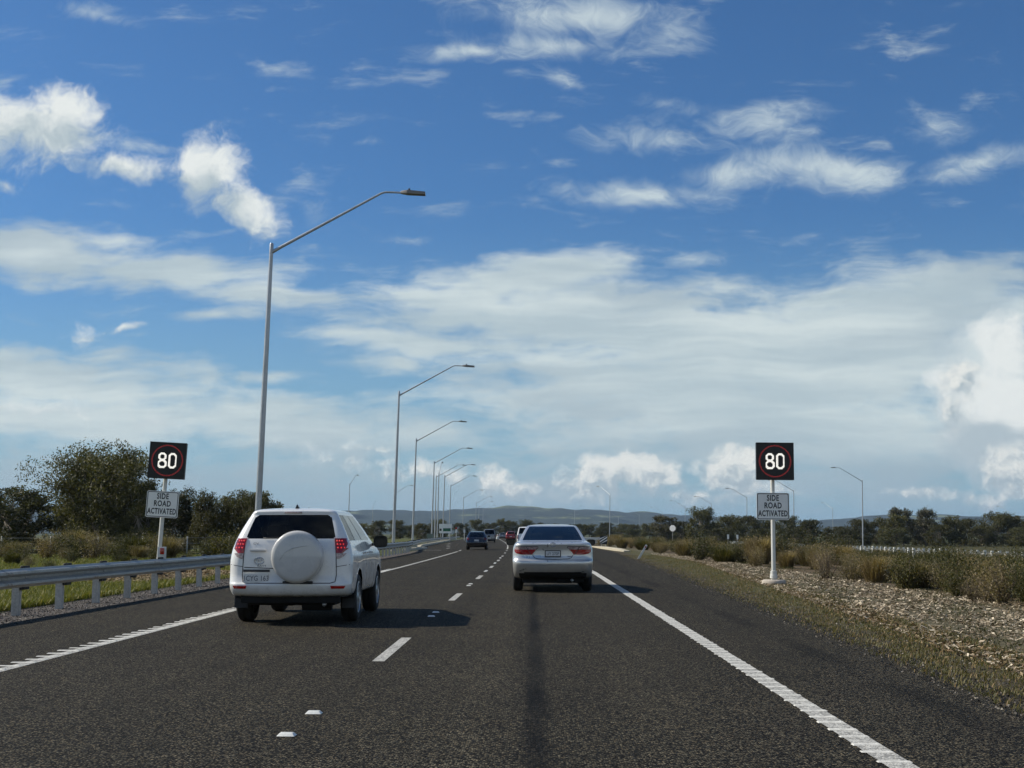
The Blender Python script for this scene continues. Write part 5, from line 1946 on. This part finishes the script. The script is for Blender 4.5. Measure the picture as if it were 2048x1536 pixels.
def blade_mesh(rs, base, h, w, lean, name, mat):
    """upright two-segment grass blades at base points (n,3)"""
    n = len(base)
    a = rs.uniform(0, 2 * math.pi, n)
    d = np.stack([np.cos(a), np.sin(a), np.zeros(n)], 1)
    s = np.stack([-np.sin(a), np.cos(a), np.zeros(n)], 1)
    hh = (h * rs.uniform(0.5, 1.4, n))[:, None]
    ll = (lean * rs.uniform(0.1, 1.2, n))[:, None] * hh
    ww = (w * rs.uniform(0.7, 1.3, n))[:, None]
    up = np.array([0, 0, 1.0])
    p1 = base + up * hh * 0.6 + d * ll * 0.4
    p2 = base + up * hh * 0.95 + d * ll
    v = np.stack([base - s * ww / 2, base + s * ww / 2, p1 + s * ww * 0.4, p1 - s * ww * 0.4, p2], 1).reshape(-1, 3)
    i = np.arange(n)[:, None] * 5
    q = np.concatenate([i + np.array([[0, 1, 2]]), i + np.array([[0, 2, 3]]), i + np.array([[3, 2, 4]])], 0)
    return np_mesh(name, v, q, mat)


def tussock_meshes(seed, H, W, n, mat, wid=0.02):
    rs = np.random.RandomState(seed)
    a = rs.uniform(0, 2 * math.pi, n)
    r = np.sqrt(rs.rand(n)) * W * 0.28
    base = np.stack([r * np.cos(a), r * np.sin(a), np.full(n, -0.03)], 1)
    # blades lean outward
    an = a + rs.randn(n) * 0.5
    d = np.stack([np.cos(an), np.sin(an), np.zeros(n)], 1)
    s = np.stack([-np.sin(an), np.cos(an), np.zeros(n)], 1)
    hh = (H * rs.uniform(0.45, 1.05, n))[:, None]
    out = (W * 0.5 * rs.uniform(0.0, 1.0, n))[:, None]
    ww = (wid * rs.uniform(0.6, 1.4, n))[:, None]
    up = np.array([0, 0, 1.0])
    p1 = base + up * hh * 0.62 + d * out * 0.45
    p2 = base + up * hh + d * out
    v = np.stack([base - s * ww / 2, base + s * ww / 2, p1 + s * ww * 0.5, p1 - s * ww * 0.5, p2], 1).reshape(-1, 3)
    i = np.arange(n)[:, None] * 5
    q = np.concatenate([i + np.array([[0, 1, 2]]), i + np.array([[0, 2, 3]]), i + np.array([[3, 2, 4]])], 0)
    # seed heads: small pale leaves near the tips
    k = n // 2
    c = p2[:k] - up * (hh[:k] * 0.12 * rs.rand(k, 1))
    lv, lf = leaf_quads(rs, c, 0.07, 0.025, -1.0)
    v2 = np.concatenate([v, lv])
    lf3 = np.concatenate([lf[:, [0, 1, 2]], lf[:, [0, 2, 3]]]) + len(v)
    return np_mesh("foliage", v2, np.concatenate([q, lf3]), mat)


# ---------------------------------------------------------------- trees
PT = {
    'big': tree_meshes(3, 7.0, 7.6, 34000, 0.19, M['leaf_gum'], 48, 0.14, 3, 1.0, 0.8),
    'gumA': tree_meshes(5, 5.0, 5.0, 14000, 0.21, M['leaf_gum'], 34, 0.05, 2),
    'gumB': tree_meshes(8, 5.0, 6.0, 14000, 0.21, M['leaf_dark'], 36, 0.0, 3, 1.0, 0.7),
    'farA': tree_meshes(21, 7.0, 6.5, 7000, 0.36, M['leaf_gum'], 30, 0.05, 2),
    'farB': tree_meshes(22, 7.0, 8.5, 8000, 0.38, M['leaf_dark'], 36, 0.0, 3, 1.0, 0.6),
    'farC': tree_meshes(23, 7.0, 6.0, 7000, 0.36, M['leaf_grey'], 30, 0.06, 2),
    'farD': tree_meshes(24, 7.0, 9.5, 8000, 0.38, M['leaf_gum'], 38, 0.03, 3, 1.0, 0.5),
}
PH = {'big': (7.0, 7.6), 'gumA': (5.0, 5.0), 'gumB': (5.0, 6.0), 'farA': (7, 6.5), 'farB': (7, 8.5), 'farC': (7, 6), 'farD': (7, 9.5)}


def tree(kind, x, y, h, w, label, group, name="gum_tree", rz=None):
    H, W = PH[kind]
    o = empty(name, (x, y, ground_z(x, y) - 0.05), (0, R(1.0), rnd.uniform(0, 6.28) if rz is None else rz))
    o.scale = (w / W, w / W, h / H)
    tag(o, label, "tree", group)
    link("trunk", PT[kind][0], o)
    link("crown", PT[kind][1], o)
    return o


GT = "trees behind the left guardrail"
tree('big', -29.2, 85, 7.5, 7.9, "tallest gum tree on the left, wide open crown left of the speed sign", GT, rz=0.6)
for (x, y, h, w, kind, lab) in [
        (-36.0, 88, 4.6, 5.6, 'gumA', "dark gum tree at the left border, beside the tallest gum"),
        (-29.8, 89, 6.5, 6.4, 'gumB', "dark tree showing through the crown of the tallest gum"),
        (-33.4, 93, 3.9, 4.2, 'gumB', "low dark tree between the border tree and the tallest gum"),
        (-25.6, 83, 4.9, 3.2, 'gumA', "small gum tree with tufted crown just left of the left speed sign"),
        (-26.8, 96, 4.6, 5.2, 'gumB', "dark bushy tree right behind the left speed sign pole"),
        (-23.4, 92, 4.3, 3.6, 'gumB', "rounded dark tree peeking out right of the left speed sign"),
        (-22.4, 95, 4.15, 4.4, 'gumA', "brownish gum tree between the speed sign and the first lamp pole, left one"),
        (-20.4, 93, 4.5, 4.2, 'gumA', "brownish gum tree with tufted top just left of the first lamp pole"),
        (-39.5, 90, 4.4, 5.6, 'gumB', "dark tree cut off by the left border of the picture"),
        (-18.6, 104, 3.2, 4.4, 'gumB', "low dark tree behind the white four-wheel drive near the first lamp pole")]:
    tree(kind, x, y, h, w, lab, GT)

GC = "far trees in the middle distance"
rt_ = random.Random(5)
mid = [(-36.5, 300, 4.7, 5.2, 'farB'), (-40.5, 305, 4.0, 5.0, 'farA'), (-33.0, 312, 5.0, 5.5, 'farB'), (-31.0, 330, 3.8, 5.0, 'farA'), (-27.5, 320, 4.2, 6.0, 'farB'),
       (-25.0, 345, 5.2, 5.0, 'farD'), (-24.0, 330, 5.0, 4.2, 'farA'), (-21.5, 380, 4.8, 6.0, 'farB'), (-18.0, 420, 6.0, 6.0, 'farD'), (-14.0, 440, 5.4, 7.0, 'farB'),
       (-10.2, 450, 7.0, 5.0, 'farA'), (-7.0, 460, 6.2, 7.0, 'farB'), (-2.5, 470, 6.5, 7.0, 'farD'), (2.0, 450, 5.5, 7.0, 'farB'), (8, 440, 5.0, 7.0, 'farA'),
       (-45, 330, 4.2, 6, 'farB'), (-50, 340, 4.6, 6, 'farD'), (-56, 350, 4.4, 7, 'farB'), (-62, 345, 4.5, 7, 'farA'), (-70, 340, 5, 8, 'farB'), (-60, 300, 3.6, 6, 'farD')]
for (x, y, h, w, k) in mid:
    tree(k, x, y, h, w, "small dark far tree left of the silver sedan", GC, "far_tree")
mid2 = [(14, 400, 4.8, 7.0, 'farB'), (18.5, 410, 5.0, 6.0, 'farA'), (23, 405, 5.6, 6.5, 'farB'), (28, 400, 5.0, 7, 'farD'), (32, 395, 5.2, 6, 'farB'), (36, 390, 5.6, 7, 'farA'), (41, 380, 5.4, 7, 'farB'),
        (20, 350, 3.6, 6, 'farB'), (27, 345, 3.4, 6, 'farA'), (34, 340, 3.8, 7, 'farB'), (39, 330, 3.6, 6, 'farD')]
for (x, y, h, w, k) in mid2:
    tree(k, x, y, h, w, "low dark far tree just right of the silver sedan", GC, "far_tree")

GB = "belt of trees beyond the opposite carriageway"
tree('farA', 34.5, 262, 8.0, 6.4, "tall dark gum left of the right speed sign, highest of that clump", GB)
tree('farC', 28.2, 268, 6.0, 6.0, "thin pale-leaved gum above the octagonal sign back", GB)
tree('farC', 74.0, 255, 7.9, 5.6, "grey-green tall gum right of the tall right lamp", GB)
tree('farA', 70.5, 250, 6.6, 6.0, "rounded dark gum close behind the tall right lamp pole", GB)
belt = [(31.5, 272, 5.2, 6.0, 'farB'), (38.0, 270, 5.2, 6.0, 'farB'), (41.5, 265, 6.2, 6.5, 'farD'), (45.0, 270, 6.6, 7.0, 'farB'), (48.5, 268, 6.0, 6.0, 'farA'),
        (52.0, 262, 6.2, 5.6, 'farD'), (55.5, 258, 5.9, 6.4, 'farB'), (58.0, 275, 4.6, 7.0, 'farB'), (63.0, 262, 4.4, 7.0, 'farB'), (66.5, 258, 6.0, 6.0, 'farB'),
        (77.0, 250, 7.6, 5.4, 'farC'), (79.5, 262, 6.0, 6.0, 'farB'), (82.5, 250, 6.2, 5.0, 'farA'), (86.0, 255, 6.0, 6.5, 'farB'), (89.5, 248, 6.6, 7.5, 'farD'), (93.5, 250, 6.4, 7.0, 'farB'),
        (97.5, 255, 5.6, 7.0, 'farB'), (101.5, 250, 5.4, 7.0, 'farA'), (106, 262, 5.6, 7.5, 'farB'), (72.0, 268, 5.6, 7.0, 'farB'), (76.0, 240, 4.6, 6.0, 'farB'), (84, 240, 4.2, 6.0, 'farB'), (95, 238, 4.4, 7.0, 'farB'),
        (60.5, 248, 3.6, 6.0, 'farB'), (50, 245, 3.8, 6.0, 'farB'), (43.5, 245, 3.8, 6.0, 'farB'), (36, 245, 3.6, 6.0, 'farB'), (68, 240, 4.0, 6, 'farA'), (90, 236, 3.8, 6, 'farD')]
for (x, y, h, w, k) in belt:
    side = "left of the tall right lamp" if x < 60 else "right of the tall right lamp"
    tree(k, x, y, h * (1.0 if h > 6.1 else 0.95), w, "dark belt tree %s" % side, GB, "belt_tree")

# ---------------------------------------------------------------- scrub in the median
SP = {
    'green': [shrub_meshes(31 + i, 1.1, 1.2, 2600, 0.062, M['leaf_green']) for i in range(3)],
    'brown': [shrub_meshes(41 + i, 1.0, 1.0, 2200, 0.060, M['leaf_brown'], 0.35) for i in range(2)],
    'dead': [shrub_meshes(51 + i, 1.0, 0.9, 1300, 0.055, M['leaf_dead'], 0.2) for i in range(2)],
}
SP['tussock'] = [(None, tussock_meshes(61 + i, 1.0, 1.1, 1500, M['leaf_brown'], 0.016)) for i in range(2)]
SP['grassy'] = [(None, tussock_meshes(71 + i, 0.9, 1.2, 1300, M['leaf_green'], 0.018)) for i in range(2)]
SLAB = {'green': ("olive_shrub", "olive green leafy shrub in the scrub along the right verge"),
        'brown': ("dry_shrub", "brownish half-dry shrub in the scrub along the right verge"),
        'dead': ("bare_shrub", "bare grey-brown twiggy shrub in the scrub along the right verge"),
        'tussock': ("straw_tussock", "straw-coloured feathery grass tussock in the scrub along the right verge"),
        'grassy': ("green_tussock", "dark green grass tussock in the scrub along the right verge")}


def shrub(kind, x, y, s, label=None, group=None, tall=1.0):
    st, fo = rnd.choice(SP[kind])
    nm, lab = SLAB[kind]
    if st is None:
        o = link(nm, fo, None)
    else:
        o = link(nm, fo, None)
        link("stems", st, o)
    o.location = (x, y, ground_z(x, y) - 0.02)
    o.rotation_euler = (R(rnd.uniform(-6, 6)), R(rnd.uniform(-6, 6)), rnd.uniform(0, 6.28))
    o.scale = (s, s, s * tall)
    tag(o, label or lab, "shrub" if 'tussock' not in nm else "grass tussock", group or (nm.replace('_', ' ') + " plants in the median scrub"))
    return o


shrub('green', 9.6, 29.0, 0.95, "dark green shrub on a thin stem standing out in front of the scrub", "single shrubs", 1.1)
shrub('dead', 8.6, 37.5, 1.15, "pale dead shrub with dark forked stem just right of the right sign pole", "single shrubs", 1.1)
shrub('green', 10.2, 26.3, 0.8, "dark low shrub at the right border near the mulch", "single shrubs", 0.8)
shrub('green', 8.3, 64.0, 1.5, "rounded dark green bush left of the right sign above the mulch", "single shrubs", 0.95)
shrub('green', 15.6, 71.0, 1.9, "tall dark green bush right behind the right speed sign pole", "single shrubs", 0.9)
shrub('green', 18.0, 74.0, 1.7, "dark green bush left of the tall right lamp, above the scrub", "single shrubs", 0.9)
shrub('green', 12.6, 66.0, 1.7, "tall olive bush just left of the right speed sign pole", "single shrubs", 0.9)
spots = []
rs_ = random.Random(19)
tries = 0
while len(spots) < 250 and tries < 30000:
    tries += 1
    y = 23 + 105 * rs_.random() ** 1.5
    lo = 8.7 + 0.004 * y
    hi = min(0.415 * y + 0.5, 28.5)
    if hi <= lo:
        continue
    x = lo + (hi - lo) * rs_.random() ** 1.15
    dmin = 0.50 + 0.006 * y
    if math.sin(x * 1.3 + y * 0.35) * math.sin(y * 0.5 - x * 0.4) < -0.62 + 0.2 * rs_.random():     # open patches
        continue
    if any((x - a) ** 2 + (y - b) ** 2 < dmin ** 2 for a, b in spots):
        continue
    spots.append((x, y))
for (x, y) in spots:
    front = (x - 8.7) < 1.6
    k = rs_.choices(['green', 'brown', 'dead', 'tussock', 'grassy'], [4, 5, 2.6, 4.0, 1.5] if x / y < 0.25 else [9, 4, 1.6, 2.2, 2])[0]
    s = rs_.uniform(0.62, 1.02) * (0.98 if front else 1.0) * (1.28 if y > 55 else 1.08)
    q = x / y
    sag = 0.0124 if q > 0.25 else 0.004 + max(0.0, q - 0.205) / 0.045 * 0.0084
    top = max(0.42, 1.32 - sag * y - ground_z(x, y))        # the planting dips away from the road towards the far rail
    tall = rs_.uniform(0.65, 1.35)
    tall = min(tall, top * rs_.uniform(0.70, 1.18) / s)
    shrub(k, x, y, s, None, None, tall)
# clumps nearer the road farther on
for i in range(34):
    y = rs_.uniform(75, 175)
    x = 8.6 + bend(y) * 0.8 + rs_.uniform(0, 6)
    shrub(rs_.choice(['green', 'brown', 'tussock']), x, y, rs_.uniform(0.9, 1.5), None, None, 0.9)
# low growth on the left behind the rail, in front of the trees
LLAB2 = "low bush in the open grass close behind the left guardrail"
for (x, y, s) in [(-17.5, 46, 0.5), (-19.8, 50, 0.6), (-22.5, 55, 0.7), (-16.5, 52, 0.6), (-15.2, 56, 0.7), (-21.0, 58, 0.8), (-14.0, 60, 0.8), (-24.5, 61, 0.9), (-17.8, 60, 0.8)]:
    shrub(rs_.choice(['brown', 'green', 'grassy']), x, y, s, LLAB2, "low bushes in the grass", 0.9)
LLAB = {'green': "leafy green bush in the grass behind the left guardrail", 'brown': "brownish bush in the grass behind the left guardrail",
        'tussock': "dry grass tussock behind the left guardrail", 'grassy': "green grass tussock behind the left guardrail"}
for i in range(62):
    y = rs_.uniform(62, 92)
    x = -rs_.uniform(0.155, 0.43) * y
    k = rs_.choice(['green', 'brown', 'brown', 'tussock', 'grassy'])
    o = shrub(k, x, y, rs_.uniform(0.8, 1.9), LLAB[k], "bushes behind the left guardrail", 0.85)
for (x, y, s, lab) in [(-24.2, 60, 0.9, "bright green sapling in the grass left of the left speed sign"), (-19.6, 60, 1.0, "pale leafy sapling just left of the left speed sign pole"),
                       (-25.6, 56, 1.3, "dark reddish bush at the left border above the guardrail")]:
    shrub('green' if 'reddish' not in lab else 'brown', x, y, s, lab, "single plants behind the left guardrail", 1.1)

# every repeat gets a label of its own: its kind, its row and its place counted from the left
NUM = ["first", "second", "third", "fourth", "fifth", "sixth", "seventh", "eighth", "ninth", "tenth", "eleventh", "twelfth", "thirteenth", "fourteenth",
       "fifteenth", "sixteenth", "seventeenth", "eighteenth", "nineteenth", "twentieth"]


def ordinal(i):
    tens = {2: "twenty", 3: "thirty", 4: "forty", 5: "fifty"}
    if i < 20:
        return NUM[i]
    return tens[(i + 1) // 10] + ("-" + NUM[(i + 1) % 10 - 1] if (i + 1) % 10 else "th place")


def number_labels(zone_of, phrase):
    bins = {}
    for o in bpy.data.objects:
        if o.parent is None and "category" in o and "label" in o:
            z = zone_of(o)
            if z is not None:
                bins.setdefault(z, []).append(o)
    for z, obs in bins.items():
        obs.sort(key=lambda o: o.location.x / o.location.y)
        for i, o in enumerate(obs):
            o["label"] = phrase(z, ordinal(i) if len(obs) > 1 else "only")


def scrub_zone(o):
    nm = o.name.split('.')[0]
    if nm not in [v[0] for v in SLAB.values()] or o["label"] not in [v[1] for v in SLAB.values()]:
        return None
    x, y, _ = o.location
    q = x / y
    zone = ("left of right speed sign" if q < 0.18 else "right of speed sign" if q < 0.26 else "below the far guardrail" if q < 0.33 else "near the right border")
    row = "front" if x < 10.3 else "middle" if x < 14 else "back"
    return (nm, row, zone)


KW = {"olive_shrub": "olive leafy shrub", "dry_shrub": "brownish half-dry shrub", "bare_shrub": "bare twiggy shrub", "straw_tussock": "straw-coloured tussock", "green_tussock": "dark green tussock"}
number_labels(scrub_zone, lambda z, n: "%s, %s from left in the %s row %s" % (KW[z[0]], n, z[1], z[2]))
number_labels(lambda o: o["label"] if o["label"] in list(LLAB.values()) + [LLAB2] else None, lambda z, n: "%s, %s from the left" % (z, n))
number_labels(lambda o: o["label"] if o.name.startswith(("far_tree", "belt_tree")) else None, lambda z, n: "%s, %s from the left" % (z, n))

# ---------------------------------------------------------------- ground cover that cannot be counted
rsn = np.random.RandomState(77)


def mul_edge(y):
    return 4.15 + np.minimum(y, 60) * 0.066


def right_edge_v(y):
    return np.minimum(3.70 + 0.0265 * y, 6.2) + np.where(y > 40, -0.000108 * (np.minimum(y, 195) - 40) ** 2 * 0.85, 0)


n = 70000
y = 9 + 70 * rsn.rand(n) ** 1.9
e0, e1 = right_edge_v(y), mul_edge(y)
x = e0 - 0.38 + (e1 - e0 + 0.75) * rsn.rand(n) ** 0.66
cl = np.sin(x * 5.1 + y * 1.3) * np.sin(y * 2.7 - x * 1.1) + rsn.randn(n) * 0.5
ok = cl > -0.45
base = np.stack([x, y, np.where(x < e0 + 0.03, -0.004, -0.022)], 1)[ok]
o = link("verge_grass", blade_mesh(rsn, base, 0.040, 0.009, 0.9, "verge_grass", M['grass_dry']))
tag(o, "short dry grass along the right edge of the seal", "grass", kind="stuff")

n = 95000
y = 9 + 75 * rsn.rand(n) ** 1.7
e1 = mul_edge(y)
x = e1 - 0.35 + (9.6 - e1) * rsn.rand(n) ** 1.05
dens = 0.48 + 0.38 * np.sin(x * 2.3 + 1.7 * np.sin(y * 0.7)) * np.sin(y * 0.9)
ok = rsn.rand(n) < dens
c = np.stack([x, y, np.full(n, -0.005) + rsn.rand(n) * 0.02 - np.maximum(x - 9, 0) * 0.030], 1)[ok]
m_ = len(c)
a = rsn.uniform(0, 2 * math.pi, m_)
tl = rsn.randn(m_) * 0.25
d = np.stack([np.cos(a), np.sin(a), tl], 1)
e = np.stack([-np.sin(a), np.cos(a), rsn.randn(m_) * 0.35], 1)
l = (0.060 * rsn.uniform(0.25, 1.6, m_))[:, None]
w = (0.022 * rsn.uniform(0.4, 1.7, m_))[:, None]
v = np.stack([c - d * l / 2 - e * w / 2, c + d * l / 2 - e * w * 0.3, c + d * l / 2 + e * w / 2, c - d * l / 2 + e * w * 0.4], 1).reshape(-1, 3)
o = link("bark_mulch", np_mesh("bark_mulch", v, np.arange(4 * m_).reshape(-1, 4), M['chip']))
tag(o, "pale bark chip mulch between the verge grass and the scrub", "mulch", kind="stuff")

n = 42000
y = 10 + 54 * rsn.rand(n) ** 1.6
x = mul_edge(y) + (10.5 - mul_edge(y)) * rsn.rand(n)
base = np.stack([x, y, np.full(n, -0.02)], 1)
base = base[(np.sin(base[:, 0] * 3 + base[:, 1]) * np.sin(base[:, 1] * 1.7) + rsn.randn(n) * 0.3) > 0.25]
o = link("mulch_weeds", blade_mesh(rsn, base, 0.05, 0.012, 1.1, "mulch_weeds", M['leaf_green']))
tag(o, "thin green weeds coming up through the mulch", "weeds", kind="stuff")

n = 7000
y = 9 + 55 * rsn.rand(n) ** 1.7
x = mul_edge(y) - 0.15 + rsn.randn(n) * 0.24
c = np.stack([x, y, np.full(n, 0.0) + rsn.rand(n) * 0.012], 1)
c = c[(np.sin(y * 0.9 + 1) + np.sin(y * 0.37) + rsn.randn(n) * 0.7) > -0.6]
v, f = leaf_quads(rsn, c, 0.05, 0.022)
o = link("leaf_litter", np_mesh("leaf_litter", v, f, M['litter']))
tag(o, "reddish dry leaf litter where the verge grass meets the mulch", "leaf litter", kind="stuff")

n = 150000
y = 17 + 62 * rsn.rand(n) ** 1.5
x = -9.15 - (0.44 * y - 8.6) * rsn.rand(n) ** 1.3
base = np.stack([x, y, np.full(n, -0.025)], 1)
pile = ((base[:, 0] + 11.2) / 1.9) ** 2 + ((base[:, 1] - 39.0) / 5.6) ** 2
ok = (pile > 1.0) | (rsn.rand(n) < 0.12)
ok &= (np.sin(x * 1.9 + y * 0.6) * np.sin(y * 1.1) + rsn.randn(n) * 0.6) > -0.6
o = link("verge_grass", blade_mesh(rsn, base[ok], 0.13, 0.016, 0.7, "verge_grass", M['grass']))
tag(o, "green roadside grass behind the left guardrail", "grass", kind="stuff")

n = 14000
th = rsn.uniform(0, 2 * math.pi, n)
rr = np.sqrt(rsn.rand(n))
c = np.stack([-11.2 + 2.0 * rr * np.cos(th), 39.0 + 5.8 * rr * np.sin(th), 0.16 * (1 - rr ** 2) + rsn.rand(n) * 0.03 - 0.01], 1)
c[:, 2] -= 0.0
a = rsn.uniform(0, 2 * math.pi, n)
d = np.stack([np.cos(a), np.sin(a), rsn.randn(n) * 0.3], 1)
e = np.stack([-np.sin(a), np.cos(a), rsn.randn(n) * 0.4], 1)
l = (0.11 * rsn.uniform(0.4, 1.5, n))[:, None]
w = (0.022 * rsn.uniform(0.5, 1.5, n))[:, None]
v = np.stack([c - d * l / 2 - e * w / 2, c + d * l / 2 - e * w * 0.3, c + d * l / 2 + e * w / 2, c - d * l / 2 + e * w * 0.4], 1).reshape(-1, 3)
o = link("straw_mulch", np_mesh("straw_mulch", v, np.arange(4 * n).reshape(-1, 4), M['chip_straw']))
tag(o, "heap of straw-coloured mulch around the foot of the left speed sign", "mulch", kind="stuff")

n = 16000
y = 14 + 50 * rsn.rand(n) ** 1.5
x = -7.72 - 1.45 * rsn.rand(n)
c = np.stack([x, y, np.full(n, -0.016)], 1)
v, f = leaf_quads(rsn, c, 0.028, 0.022)
o = link("shoulder_gravel", np_mesh("shoulder_gravel", v, f, M['stones']))
tag(o, "loose dark gravel under the left guardrail posts", "gravel", kind="stuff")

n = 9000
y = 9 + 60 * rsn.rand(n) ** 1.8
x = right_edge_v(y) - 0.5 + 2.0 * rsn.rand(n)
c = np.stack([x, y, np.full(n, -0.012)], 1)
c[:, 2] += np.where(x < right_edge_v(y) + 0.02, 0.016, 0.0)
v, f = leaf_quads(rsn, c, 0.026, 0.020)
o = link("verge_gravel", np_mesh("verge_gravel", v, f, M['stones']))
tag(o, "loose stones scattered along the broken right edge of the seal", "gravel", kind="stuff")

# ================================================================ haze in the air
hm, hg, hout = new_mat("thin_haze")
pv = hg.n('ShaderNodeVolumePrincipled')
pv.inputs['Color'].default_value = (0.55, 0.74, 0.98, 1.0)
pv.inputs['Density'].default_value = 0.000065
pv.inputs['Anisotropy'].default_value = 0.1
hm.node_tree.links.new(pv.outputs[0], hout.inputs['Volume'])
haze = MB().box(-9300, 9300, -120, 12300, -12, 170).build("haze", hm)
tag(haze, kind="stuff")
